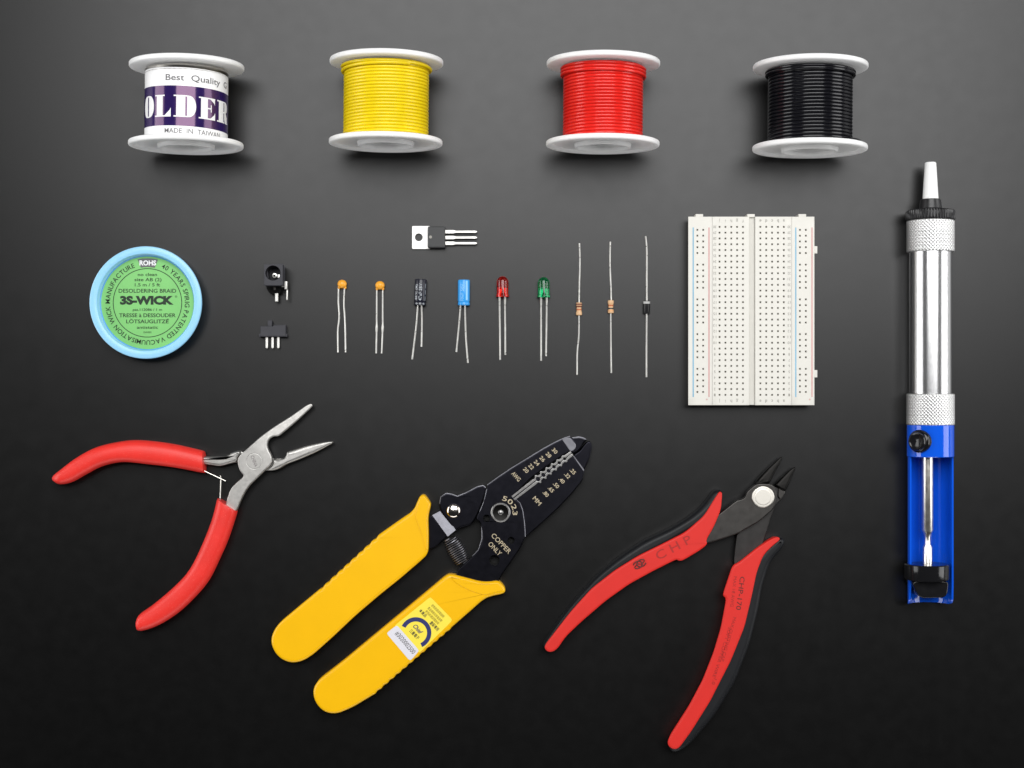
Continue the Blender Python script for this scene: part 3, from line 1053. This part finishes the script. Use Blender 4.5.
# printing
m = MB()
zt = zu1 + 0.12
angT = -48
for (uu, vv), s in zip(cB([(392, 428), (437, 398), (484, 366), (532, 332), (585, 298), (638, 264)]), ('20', '22', '24', '26', '28', '30')):
    text(m, s, line_at(uu, vv, angT, zt), 3.6, 5.6, 0.014)
text(m, 'AWG', line_at(*cB([(308, 482)])[0], angT, zt), 4.0, 10.5, 0.012)
text(m, 'COPPER', line_at(*cC([(520, 470)])[0], -46, zt), 4.6, 25, 0.004)
text(m, 'ONLY', line_at(*cC([(480, 504)])[0], -46, zt), 4.6, 16, 0.004)
arc_text(m, '5023', X, Y, 14.2, zt, 5, 104, 4.6, 0.01)
m.build('lettering', 'gold_ink', plate)
m = MB()
zt = zu1 - 1.2 + 0.12
for (uu, vv), s in zip(cB([(562, 630), (606, 592), (650, 556), (698, 516), (745, 474), (792, 438)]), ('.80', '.65', '.50', '.40', '.32', '.25')):
    text(m, s, line_at(uu, vv, angT, zt), 3.6, 6.2, 0.014)
text(m, 'MM', line_at(*cB([(487, 690)])[0], angT, zt), 4.2, 9.5, 0.012)
m.build('lettering', 'gold_ink', t)
# handles
ZH = 19.0


def serrate(pts, i0, i1, n, amp):
    """gentle grip ripples along the straight run i0..i1 of an outline"""
    a, b = Vector(pts[i0]), Vector(pts[i1])
    d = b - a
    nn = Vector((d.y, -d.x)).normalized()
    run = []
    for k in range(n * 10 + 1):
        q = k / (n * 10)
        bow = 0.0
        run.append(tuple(a + d * q + nn * (amp * sin(PI * n * q) ** 2 + bow)))
    return pts[:i0] + run + pts[i1 + 1:]


H1 = c3([(497, 58), (505, 47), (516, 45), (534, 70), (536, 80), (527, 112), (529, 170), (528, 230), (505, 252), (440, 308), (375, 360), (300, 424), (228, 492), (165, 548), (132, 568), (95, 573), (58, 555), (36, 518), (37, 485), (58, 450),
         (120, 398), (184, 345), (372, 172), (440, 124), (482, 96)])
m = MB()
h1w = [W(x, y, ZH - 4) for x, y in H1]
h1w = serrate(rounded(h1w[:21], 4, 2)[:0] or h1w, 21, 22, 9, 0.9)
m.slab_w(rounded(h1w, 3.5, 2), 0.5, ZH, 3.0, 2.6, n=5)
# raised shoulder at the open end
m.slab(c3([(500, 62), (508, 52), (516, 50), (530, 74), (523, 112), (524, 170), (523, 226), (510, 180), (486, 112)]), ZH - 4, ZH + 0.75, 0.75, 0, zp=ZH, cut=2)
m.build('handle', 'yellow_grip', t)
H2 = c3([(585, 297), (600, 294), (640, 304), (692, 318), (722, 318), (745, 314), (760, 326), (771, 344), (764, 356), (730, 362), (702, 372), (664, 406), (602, 460), (350, 676), (292, 711), (240, 733), (200, 726), (172, 694), (166, 656), (182, 628), (262, 566), (358, 486), (450, 410), (540, 335)])
m = MB()
h2w = [W(x, y, ZH - 4) for x, y in H2]
h2w = serrate(h2w, 12, 13, 13, -0.75)
m.slab_w(rounded(h2w, 3.5, 2), 0.5, ZH, 3.0, 2.6, n=5)
m.slab(c3([(592, 302), (640, 310), (692, 324), (722, 324), (744, 320), (756, 330), (764, 346), (730, 354), (704, 362), (660, 348), (620, 328)]), ZH - 4, ZH + 0.75, 0.75, 0, zp=ZH, cut=2)
h2 = m.build('handle', 'yellow_grip', t)
# sticker
zs = ZH + 0.12
m = MB()
m.slab(cS([(455, 78), (470, 76), (680, 292), (684, 312), (672, 330), (360, 636), (345, 640), (100, 370), (110, 355)]), ZH - 0.2, zs, 0, 0, zp=ZH, cut=1.5)
st = m.build('sticker', 'sticker_yellow', h2)
m = MB()
m.slab(cS([(110, 368), (128, 366), (342, 610), (344, 628), (268, 716), (246, 716), (22, 452), (24, 434)]), ZH - 0.1, zs + 0.12, 0, 0, zp=ZH, cut=1.5)
ws = m.build('white_strip', 'sticker_white', st)
# blue ring, cut off by the white strip
rc = cS([(315, 438)])[0]
X, Y = W(*rc, ZH)
m = MB()
ro_, ri_ = 15.4, 11.2
pts = []
a0, a1 = math.radians(-66), math.radians(154)
n = 40
for k in range(n + 1):
    a = a0 + (a1 - a0) * k / n
    pts.append((X + ro_ * cos(a), Y + ro_ * sin(a), zs + 0.08))
for k in range(n, -1, -1):
    a = a0 + (a1 - a0) * k / n
    pts.append((X + ri_ * cos(a), Y + ri_ * sin(a), zs + 0.08))
N2 = len(pts)
m.add(pts, [[k, k + 1, N2 - 2 - k, N2 - 1 - k] for k in range(n)])
text(m, 'Chief', line_at(*cS([(338, 402)])[0], -48, zs + 0.08), 4.2, 11, 0.02, shear=0.3)
m.build('ring_print', 'sticker_navy', st)
m = MB()
for (uu, vv), ww in (((540, 215), 17), ((510, 250), 19), ((482, 280), 18)):
    text(m, '使用前請詳閱說明' if ww != 19 else '產品規格如背面說明', line_at(*cS([(uu, vv)])[0], -46, zs + 0.08), 2.2, ww)
m.build('lettering', 'ink_olive', st)
m = MB()
text(m, '本產品', line_at(*cS([(388, 238)])[0], -46, zs + 0.08), 2.6, 9, 0.01)
text(m, '量販專用', line_at(*cS([(505, 370)])[0], -46, zs + 0.08), 2.8, 11, 0.01)
text(m, '三量電子', line_at(*cS([(300, 455)])[0], -46, zs + 0.08), 2.8, 12, 0.01)
m.build('lettering', 'ink_black', st)
m = MB()
text(m, '#3020002500', line_at(*cS([(208, 538)])[0], -49, zs + 0.3), 4.6, 27, 0)
m.build('lettering', 'ink_grey', ws)

# --- flush cutter
c8 = crop(530, 440, 2.4)
c4 = crop(690, 450, 6.4)
c6 = crop(540, 480, 4.268)
cR = crop(690, 540, 3.49)
t = thing('flush_cutter', 'open flush cutter with dark steel blades and red and black handles', 'cutter', W(690, 590, 8))
lev = c4([(196, 402), (300, 320), (326, 318), (356, 300), (362, 268), (402, 232), (432, 214), (520, 216), (548, 240), (556, 300), (545, 350), (526, 386), (440, 458), (300, 538), (130, 592), (60, 600), (100, 470)])
m = MB()
m.slab(lev, 11, 18, 1.1, 0.4, zp=17, cut=2)
m.build('upper_lever', 'gunmetal', t)
lev2 = c4([(300, 530), (440, 452), (500, 400), (545, 362), (520, 420), (496, 500), (470, 592), (440, 700), (300, 770), (280, 730), (288, 640)])
m = MB()
m.slab(lev2, 4, 10.7, 0.9, 0.4, zp=10, cut=2)
m.slab(c4([(430, 330), (480, 260), (548, 232), (606, 262), (612, 276), (580, 326), (560, 342), (520, 400), (440, 450)]), 4.2, 10.6, 0.8, 0.4, zp=12, cut=2)
m.build('lower_lever', 'gunmetal_dark', t)


def tipz(px, py, L):
    ox, oy = W(px, py, 12)

    def f(x, y, z):
        d = math.hypot(x - ox, y - oy)
        return 9 + (z - 9) * (1 - 0.7 * min(1, d / L))
    return f


m = MB()
m.slab(c4([(412, 222), (440, 180), (500, 120), (560, 66), (588, 42), (597, 50), (566, 110), (530, 172), (512, 214), (470, 222)]), 4, 16, 2.5, 1.5, zp=14, cut=1.5, zfun=tipz(*c4([(460, 220)])[0], 36))
m.build('cutting_jaw', 'jaw_black', t)
m = MB()
m.slab(c4([(540, 226), (580, 186), (630, 138), (672, 108), (682, 114), (662, 160), (640, 214), (612, 268), (590, 262)]), 4, 15, 2.5, 1.5, zp=14, cut=1.5, zfun=tipz(*c4([(570, 250)])[0], 30))
m.build('cutting_jaw', 'jaw_black', t)
m = MB()
m.slab(c4([(566, 232), (596, 226), (612, 274), (582, 324), (562, 300)]), 6, 13, 1.0, 0.5, zp=13, cut=1)
m.build('stop_block', 'gunmetal', t)
u, v = c4([(468, 300)])[0]
X, Y = W(u, v, 19)
m = MB()
ringp = []
for k in range(48):
    a = 2 * PI * k / 48
    rr = 10.6 + 0.55 * max(0, abs(cos(a)) - 0.6) / 0.4
    ringp.append((X + rr * cos(a), Y + rr * sin(a)))
m.slab_w(ringp, 17.5, 19.6, 0.8, 0)
m.lathe([(8.2, 19.55), (7.9, 19.72), (7.5, 19.72), (5.0, 19.72), (0.01, 19.72)], frz(X, Y), 48)
m.build('pivot_nut', 'nut', t)
# handles: a black rubber back with a red top
bl = c6([(772, 42), (778, 52), (776, 90), (768, 120), (700, 180), (530, 280), (420, 335), (320, 395), (220, 475), (130, 575), (60, 665), (40, 735), (22, 728), (13, 706), (22, 686), (80, 600), (150, 510), (250, 400), (350, 320), (450, 255), (560, 205), (650, 150), (705, 98), (738, 50), (752, 42)])
rd = c6([(774, 50), (778, 62), (772, 128), (742, 200), (708, 258), (716, 274), (680, 302), (606, 346), (588, 344), (584, 338), (480, 390), (380, 445), (280, 516), (180, 602), (110, 668), (72, 724), (44, 737), (22, 726), (19, 706), (62, 650), (130, 562), (220, 462), (320, 384), (420, 322), (530, 268), (620, 222), (700, 152), (748, 74), (764, 50)])
m = MB()
m.slab(bl, 0.5, 20, 5.5, 4.0, zp=14, cut=5, n=6)
m.build('handle_back', 'black_rubber', t)
m = MB()
m.slab(rd, 1.0, 21.6, 2.0, 2.5, draft=2.0, zp=20, cut=3, n=4)
ho = m.build('handle_shell', 'red_handle', t)
m = MB()
zt = 21.75
lx_, ly_ = c6([(425, 358)])[0]
LW = line_at(lx_, ly_, 26, zt)
for s in (-1, 1):      # the printed emblem: two interlocking hooks and a bar
    m.tube([(*LW(s * (2.0 + 4.6 * cos(a)) , 3.4 * sin(a))[:2], zt) for a in [0.5 + (5.3) * k / 16 for k in range(17)]], 0.75, 6)
m.tube([LW(-6, -1.0), LW(-2, 1.2), LW(2, -1.2), LW(6, 1.0)], 0.65, 6)
m.build('emblem', 'red_ink', ho)
m = MB()
text(m, 'C H P', line_at(*c6([(570, 288)])[0], 28, zt), 8.5, 38, 0.0)
m.build('faint_lettering', 'red_ink_faint', ho)
bl2 = c8([(604, 232), (611, 240), (606, 258), (576, 290), (556, 350), (546, 410), (526, 490), (491, 580), (442, 660), (382, 730), (352, 749), (334, 744), (334, 722), (400, 640), (470, 480), (500, 380), (520, 310), (560, 262), (590, 236)])
rd2 = c8([(594, 231), (602, 238), (584, 252), (560, 276), (544, 318), (533, 372), (515, 448), (483, 528), (432, 628), (388, 698), (356, 742), (340, 742), (329, 730), (334, 712), (380, 640), (414, 576), (440, 510), (458, 450), (471, 380), (463, 374), (464, 366), (486, 300), (500, 294), (545, 258), (578, 237)])
m = MB()
m.slab(bl2, 0.5, 20, 5.0, 4.0, zp=14, cut=5, n=6)
m.build('handle_back', 'black_rubber', t)
m = MB()
m.slab(rd2, 1.0, 21.6, 2.2, 2.5, draft=3.0, zp=20, cut=3, n=4)
ho = m.build('handle_shell', 'red_handle', t)
m = MB()
text(m, 'CHP-170', line_at(*cR([(176, 186)])[0], -83 - 14, zt), 4.6, 33, 0.004)
m.build('lettering', 'red_ink', ho)
m = MB()
text(m, 'MAX 18 AWG', line_at(*cR([(152, 180)])[0], -83 - 14, zt), 3.0, 30, 0.0)
text(m, 'MAX CUTTING CAP.', line_at(*cR([(134, 348)])[0], -106, zt), 3.0, 46, 0.0)
text(m, 'SOFT COPPER WIRE', line_at(*cR([(112, 392)])[0], -108, zt), 3.0, 52, 0.0)
text(m, '1.0', line_at(*cR([(84, 494)])[0], -113, zt), 3.0, 6, 0.0)
m.build('faint_lettering', 'red_ink_faint', ho)


# ------------------------------------------------------------------ small components
def lead_path(pts, z0, z1, n=14):
    """a bent wire that drops from the body to the table"""
    P = spline([W(x, y, 2) for x, y in pts], n)
    return [(p.x, p.y, z1 + (z0 - z1) * (1 - min(1, i / (n * 0.6))) ** 1.5) for i, p in enumerate(P)]


def ell(m, cx_, cy_, cz_, a, b, c, seg=24, rings=14):
    R_ = []
    for i in range(rings + 1):
        t_ = PI * i / rings
        R_.append([(cx_ + a * sin(t_) * cos(2 * PI * k / seg), cy_ + b * sin(t_) * sin(2 * PI * k / seg), cz_ + c * cos(t_)) for k in range(seg)])
    m.loft(R_, caps=False)


GC = 'orange ceramic capacitors'
for lab_, (bx_, by_), legs, crimp in (
        ('small orange ceramic capacitor beside the barrel jack with wavy bowed leads', (342.0, 284.0), ([(338.8, 286), (338.5, 303), (339.2, 317), (337.7, 331), (337.9, 352.4)], [(344.9, 286), (344.0, 304), (344.7, 317), (345.3, 335), (345.5, 352.4)]), None),
        ('small orange ceramic capacitor beside the black can capacitor, its leads straight and parallel', (379.9, 285.3), ([(377, 286), (376.7, 310), (376.6, 328), (376.1, 353.3)], [(383, 286), (382.7, 310), (382.6, 328), (381.6, 353.3)]), 328.5)):
    X, Y = W(bx_, by_, 5)
    t = thing('ceramic_capacitor', lab_, 'capacitor', (X, Y), GC)
    m = MB()
    ell(m, X, Y, 4.2, 4.7, 4.3, 4.0)
    ell(m, X - 3.0, Y - 3.4, 3.8, 1.35, 1.7, 1.3, 12, 8)
    ell(m, X + 3.0, Y - 3.4, 3.8, 1.35, 1.7, 1.3, 12, 8)
    m.build('capacitor_body', 'ceramic', t)
    for lg in legs:
        m = MB()
        P = lead_path(lg, 3.8, 1.05, 24)
        rad = [0.86 + (0.4 if crimp and abs((384 - p[1]) - crimp) < 1.6 else 0) for p in P]
        m.tube(P, 1.0, 8, radii=rad)
        m.build('lead', 'lead', t)


def frdir(X, Y, Z, ang):
    """axis lying on the table, pointing away from the leads"""
    a = math.radians(ang)
    d = Vector((cos(a), sin(a), 0))
    s = Vector((d.y, -d.x, 0))
    return lambda r, al, th: (X + d.x * al + s.x * r * sin(th), Y + d.y * al + s.y * r * sin(th), Z + r * cos(th))


for lab_, (tx, ty), (bx_, by_), sleeve, legs in (
        ('black sleeved can capacitor with grey printing and splayed leads', (421.0, 279.3), (419.8, 305.4), 'sleeve_black', ([(418.2, 304), (417.2, 316), (416.0, 328), (412.1, 359.4)], [(421.8, 304), (422.0, 319), (421.4, 346.8)])),
        ('bright blue sleeved can capacitor with splayed leads', (463.9, 279.9), (463.8, 305.4), 'sleeve_blue', ([(460.9, 304), (459.0, 325), (456.3, 352)], [(465.1, 304), (465.8, 336), (467.9, 362.9)]))):
    Rr = 5.95
    T, B = Vector(W(tx, ty, Rr)), Vector(W(bx_, by_, Rr))
    L = (T - B).length
    X, Y = (T + B) / 2
    ang = math.degrees(math.atan2((T - B).y, (T - B).x))
    t = thing('electrolytic_capacitor', lab_, 'capacitor', (X, Y), 'electrolytic can capacitors')
    f = frdir(X, Y, Rr, ang)
    m = MB()
    h = L / 2
    m.lathe([(0.01, h - 0.4), (4.4, h - 0.4), (4.7, h), (5.5, h - 0.1), (5.95, h - 0.9), (5.95, -h + 4.6), (5.7, -h + 4.0), (5.45, -h + 3.4), (5.7, -h + 2.8), (5.95, -h + 2.2), (5.9, -h + 0.7), (5.3, -h), (4.5, -h + 0.2), (0.01, -h + 0.5)], f, 40)
    bo = m.build('sleeve', sleeve, t)
    m = MB()

    def onb(th0):
        def g(x, y):
            return f(Rr + 0.1, x, th0 - y / Rr)
        return g
    if sleeve == 'sleeve_black':
        text(m, '47uF 25V', onb(0.05), 3.0, 17, 0.012)
        text(m, '85°C (M)', onb(-0.72), 2.6, 15, 0.012)
        text(m, '– – –', onb(0.92), 3.4, 17, 0.02)
        for th0 in (-0.5, 0.1, 0.7):
            text(m, '0', lambda x, y: f(Rr + 0.12, -h + 1.6 + x, th0 - y / Rr), 2.2, 1.6, 0.01)
        m.build('printing', 'ink_silver', bo)
    else:
        text(m, '10uF 50V', onb(-0.25), 2.6, 17, 0.005)
        m.loft([[f(Rr + 0.06, a, 0.35 + 0.35 * k / 6) for k in range(7)] for a in (-h + 5, h - 1.2)], closed=False)
        m.build('printing', 'ink_blue_pale', bo)
    for lg in legs:
        m = MB()
        m.tube(lead_path(lg, Rr, 1.0, 20), 0.93, 8)
        m.build('lead', 'lead', t)

for lab_, cxp, ytop, ybot, mt, legs in (
        ('red light emitting diode with two long straight leads', 502.6, 276.2, 296.8, 'led_red', ([(499.7, 290), (499.6, 306.6), (499.9, 332), (500.1, 359.8)], [(505.1, 290), (505.0, 306.6), (505.2, 330), (505.3, 354.8)])),
        ('green light emitting diode with two long straight leads', 543.7, 277.0, 297.4, 'led_green', ([(541.1, 290), (541.0, 307), (541.1, 332), (541.1, 360.8)], [(546.7, 290), (546.6, 307), (546.4, 330), (546.0, 356.2)]))):
    Z = 6.4
    X = W(cxp, 0, Z)[0]
    ya, yb_ = W(0, ytop, Z)[1], W(0, ybot, Z)[1]
    t = thing('light_emitting_diode', lab_, 'LED', (X, (ya + yb_) / 2), 'five millimetre light emitting diodes')
    f = fry(X, Z)
    m = MB()
    L = ya - yb_
    rr = 5.75
    prof = [(0.01, yb_), (6.2, yb_), (6.5, yb_ + 0.3), (6.5, yb_ + 2.2), (6.2, yb_ + 2.5), (rr, yb_ + 2.6), (rr, ya - rr)]
    prof += [(rr * cos(PI / 2 * k / 10), ya - rr + rr * sin(PI / 2 * k / 10)) for k in range(1, 10)] + [(0.01, ya)]
    m.lathe(prof, f, 40)
    m.build('lens', mt, t)
    m = MB()
    m.slab_w([(X - 3.9, yb_ + 1), (X - 1.2, yb_ + 1), (X - 0.6, yb_ + 6), (X - 0.3, yb_ + 9.2), (X - 4.2, yb_ + 9.2)], Z - 0.8, Z + 0.8)
    m.slab_w([(X + 1.6, yb_ + 1), (X + 3.9, yb_ + 1), (X + 4.3, yb_ + 8.8), (X + 0.7, yb_ + 8.8)], Z - 0.8, Z + 0.8)
    m.lathe([(0.8, yb_ + 8.2), (2.4, yb_ + 9.6), (2.6, yb_ + 9.6), (1.2, yb_ + 7.6)], fry(X - 1.6, Z), 16, loop=True)
    m.build('lead_frame', 'lead', t)
    for lg in legs:
        m = MB()
        P = lead_path(lg, Z, 1.1, 24)
        rad = [1.15 if (384 - p[1]) < 306.6 - 3 else 0.95 for p in P]
        m.tube(P, 1.1, 8, radii=rad)
        m.build('lead', 'lead', t)

GR = 'tan carbon film resistors'
for lab_, (cxp, y0, y1), bands, up_, dn in (
        ('tan resistor whose brown bands sit near its upper end', (579.0, 302.3, 315.6), (('band_brown', 304.4), ('band_brown', 306.7), ('band_orange', 309.6)), [(579.0, 303), (579.2, 290), (579.9, 262), (579.4, 243.2)], [(578.9, 315), (578.8, 335), (577.6, 348), (577.2, 356), (577.1, 374.8)]),
        ('tan resistor with a black band at its middle', (610.8, 300.0, 313.5), (('band_orange', 305.6), ('band_black', 308.6), ('band_gold', 310.8)), [(611.1, 301), (610.9, 288), (610.0, 264), (610.3, 241.6)], [(610.6, 313), (610.9, 340), (611.3, 373)])):
    Z = 3.0
    X = W(cxp, 0, Z)[0]
    ya, yb_ = W(0, y0, Z)[1], W(0, y1, Z)[1]
    t = thing('resistor', lab_, 'resistor', (X, (ya + yb_) / 2), GR)
    f = fry(X, Z)
    L = ya - yb_

    def rprof(a):      # dumb-bell outline
        q = abs((a - (ya + yb_) / 2) / (L / 2))
        return 2.45 + 0.55 * max(0, min(1, (q - 0.32) / 0.22)) if q < 0.86 else 3.0 * math.sqrt(max(0.02, 1 - ((q - 0.86) / 0.145) ** 2))
    m = MB()
    m.lathe([(rprof(yb_ + L * k / 40), yb_ + L * k / 40) for k in range(41)], f, 28, caps=True)
    bo = m.build('resistor_body', 'resistor', t)
    for bm_, py in bands:
        a = W(0, py, Z)[1]
        m = MB()
        m.lathe([(rprof(a + d) + 0.07, a + d) for d in (-0.75, -0.25, 0.25, 0.75)], f, 28)
        m.build('colour_band', bm_, bo)
    for lg in (up_, dn):
        m = MB()
        m.tube(lead_path(lg, Z, 0.95, 24), 0.84, 8)
        m.build('lead', 'lead', t)

Z = 3.4
X = W(646.6, 0, Z)[0]
t = thing('diode', 'small black diode with a grey end band on a long straight wire', 'diode', (X, W(0, 307, Z)[1]))
f = fry(X, Z)
yy = lambda p: W(0, p, Z)[1]
m = MB()
m.lathe([(0.8, yy(300.6)), (2.9, yy(300.8)), (3.4, yy(301.4)), (3.4, yy(313.1)), (2.9, yy(313.8)), (0.8, yy(314))], f, 32)
bo = m.build('diode_body', 'black_plastic', t)
m = MB()
m.lathe([(3.5, yy(301.5)), (3.5, yy(303.8))], f, 32)
m.build('cathode_band', 'band_grey', bo)
for lg in ([(646.6, 302), (646.7, 280), (646.8, 250), (645.6, 236.1)], [(646.5, 313), (646.5, 340), (646.5, 377.2)]):
    m = MB()
    m.tube(lead_path(lg, Z, 1.0, 24), 0.95, 8)
    m.build('lead', 'lead', t)

# voltage regulator
t = thing('voltage_regulator', 'black three-legged regulator with a bright metal tab lying on its back', 'regulator', W(428, 237.3, 4))
m = MB()
hole = [(W(418.8, 237.3, 3)[0] + 3.9 * cos(2 * PI * k / 28), W(418.8, 237.3, 3)[1] + 3.9 * sin(2 * PI * k / 28)) for k in range(28)]
m.slab([(412.0, 225.9), (430, 225.9), (430, 249.1), (412.0, 249.1)], 0.3, 3.2, 0.35, 0.2, zp=3.2, cut=0.6, holes=[hole])
m.build('metal_tab', 'tab_metal', t)
m = MB()
m.slab([(427.8, 226.4), (445.2, 226.4), (445.2, 247.7), (427.8, 247.7)], 0.5, 10.4, 0.9, 0.4, zp=10, cut=0.6)
bo = m.build('package', 'package', t)
m = MB()
X, Y = W(430.5, 237.0, 10.4)
m.lathe([(1.5, 10.42), (0.9, 10.5), (0.01, 10.5)], frz(X, Y), 20)
m.build('index_mark', 'ink_pale', bo)
for py in (231.8, 237.6, 243.3):
    m = MB()
    m.slab([(444.5, py - 1.75), (453.6, py - 1.75), (455.8, py - 1.15), (475.6, py - 1.15), (477.2, py - 0.3), (477.2, py + 0.3), (475.6, py + 1.15), (455.8, py + 1.15), (453.6, py + 1.75), (444.5, py + 1.75)], 5.0, 6.2, 0.2, 0.2, zp=6, cut=0.4, n=2)
    m.build('lead', 'lead_matte', t)

# barrel jack standing on its back
ZJ = 30.0
t = thing('barrel_jack', 'small black power barrel jack standing face up with metal solder tags', 'power jack', W(273, 275, 10))
sq = [(263.9, 264.0), (282.8, 264.0), (282.8, 285.6), (263.9, 285.6)]
hx, hy = W(272.9, 273.0, ZJ)
m = MB()
m.slab(sq, ZJ - 9, ZJ, 0.6, 0.4, zp=ZJ, cut=0.6, holes=[circle(hx, hy, 7.5, 32)], hole_mi=0)
x0, y1_ = W(264.6, 264.6, ZJ)
x1, y0_ = W(282.2, 285.0, ZJ)
m.box(x0, x1, y0_, y1_, 9.0, ZJ - 22, 0.3)
m.slab_w(rounded([(x0 + 2.4, y0_ + 0.8), (x1 - 2.4, y0_ + 0.8), (x1 - 1, y1_), (x0 + 1, y1_)], 1), 0.3, ZJ - 8.8, 0.6, 0.4, holes=[circle(hx, hy, 7.3, 32)])
m.build('jack_housing', 'charcoal', t)
m = MB()
m.slab([(265.2, 284), (282.3, 284), (281.2, 293.6), (271.5, 294.6), (267.5, 290.5)], 0.3, 10, 1.0, 0.5, zp=8, cut=1.0)
m.build('jack_base', 'matte_black', t)
m = MB()
m.lathe([(7.6, ZJ - 3), (7.6, 3.0), (0.01, 3.0)], frz(hx, hy), 32)
m.build('socket_lining', 'dark_hole', t)
m = MB()
m.lathe([(2.6, 3), (2.6, ZJ - 7.5), (2.2, ZJ - 6.6), (1.2, ZJ - 6.4), (1.1, ZJ - 12)], frz(hx + 0.6, hy - 2.0), 24)
m.build('centre_pin', 'lead', t)
m = MB()
m.box(hx + 3.6, hx + 6.0, hy - 4.4, hy - 1.2, 3, ZJ - 5.5, 0.4)
m.build('contact_spring', 'lead', t)
for x, ya_, yb_, w_, z in ((276.7, 284, 301.7, 1.7, 9.0), (274.6, 285, 290.2, 1.2, 18)):
    tagm = 'lead_matte' if z < 10 else 'gunmetal'
    X, Y0 = W(x, yb_, z)
    Y1 = W(x, ya_, z)[1]
    m = MB()
    m.box(X - w_, X + w_, Y0, Y1, z - 0.9, z + 0.9, 0.5)
    m.build('solder_tag', tagm, t)
m = MB()
X, Ya = W(285.8, 281.3, 16)
m.box(X - 1.5, X + 1.3, W(0, 289.2, 16)[1], Ya, 10, 16, 0.5)
m.box(X - 0.1, X + 1.4, W(0, 300, 12)[1], W(0, 289, 12)[1], 9.5, 12.5, 0.4)
m.box(X - 4.5, X - 0.5, W(0, 287, 14)[1], W(0, 284, 14)[1], 10, 12.5, 0.3)
m.build('solder_tag', 'lead_matte', t)

# slide switch lying on its side
t = thing('slide_switch', 'tiny dark grey slide switch with three silver pins', 'switch', W(273, 333, 5))
m = MB()
m.slab([(260.4, 326.2), (273.4, 326.2), (273.4, 324.8), (285.6, 324.8), (285.6, 336.6), (260.4, 336.6)], 0.4, 9.5, 0.7, 0.4, zp=9, cut=0.5)
m.slab([(258.8, 333.6), (287.0, 333.6), (287.0, 336.9), (258.8, 336.9)], 0.2, 8.0, 0.5, 0.4, zp=8, cut=0.5)
m.build('switch_housing', 'charcoal', t)
m = MB()
m.slab([(267.6, 320.2), (272.0, 320.2), (272.0, 327), (267.6, 327)], 2.4, 7.6, 0.6, 0.4, zp=7, cut=0.5)
m.build('slider', 'charcoal', t)
for px in (266.8, 272.6, 278.3):
    m = MB()
    m.slab([(px - 1.2, 336), (px + 1.2, 336), (px + 1.2, 347.6), (px + 0.6, 348.4), (px - 0.6, 348.4), (px - 1.2, 347.6)], 3.4, 5.4, 0.4, 0.4, zp=5, cut=0.3)
    m.build('pin', 'lead_matte', t)

# ------------------------------------------------------------------ light, camera, render settings
w = bpy.data.worlds.new('World')
S.world = w
w.use_nodes = True
w.node_tree.nodes['Background'].inputs['Color'].default_value = (1, 1, 1, 1)
w.node_tree.nodes['Background'].inputs['Strength'].default_value = 0.01


def softbox(name, loc, target, sx, sy, watts, col=(1, 1, 1)):
    l = bpy.data.lights.new(name, 'AREA')
    l.shape = 'RECTANGLE'
    l.size, l.size_y = sx, sy
    l.energy = watts
    l.color = col
    o = bpy.data.objects.new(name, l)
    COL.objects.link(o)
    o.location = loc
    o.rotation_euler = (Vector(target) - Vector(loc)).to_track_quat('-Z', 'Y').to_euler()
    return o


softbox('overhead_softbox', (0.11, 0.52, 1.15), (0.09, 0.30, 0.0), 1.16, 0.80, 19.0)
softbox('side_softbox', (-0.90, 0.08, 0.33), (0, 0.05, 0.02), 0.9, 0.46, 5.2)
softbox('side_softbox', (0.90, 0.08, 0.33), (0, 0.05, 0.02), 0.9, 0.46, 5.2)
softbox('front_softbox', (0.0, -0.95, 0.26), (0, 0.05, 0.02), 1.0, 0.30, 2.8)

cam = bpy.data.cameras.new('camera')
co = bpy.data.objects.new('camera', cam)
COL.objects.link(co)
co.location = (0, 0, HC * U)
cam.sensor_width = 36
cam.lens = 36 * HC / 1024
cam.clip_start = 0.02
cam.clip_end = 20
S.camera = co
S.view_settings.view_transform = 'Standard'
S.view_settings.look = 'None'
S.view_settings.exposure = 0
S.view_settings.gamma = 1
for o in list(bpy.data.objects):
    if '_o' in o:
        del o['_o']
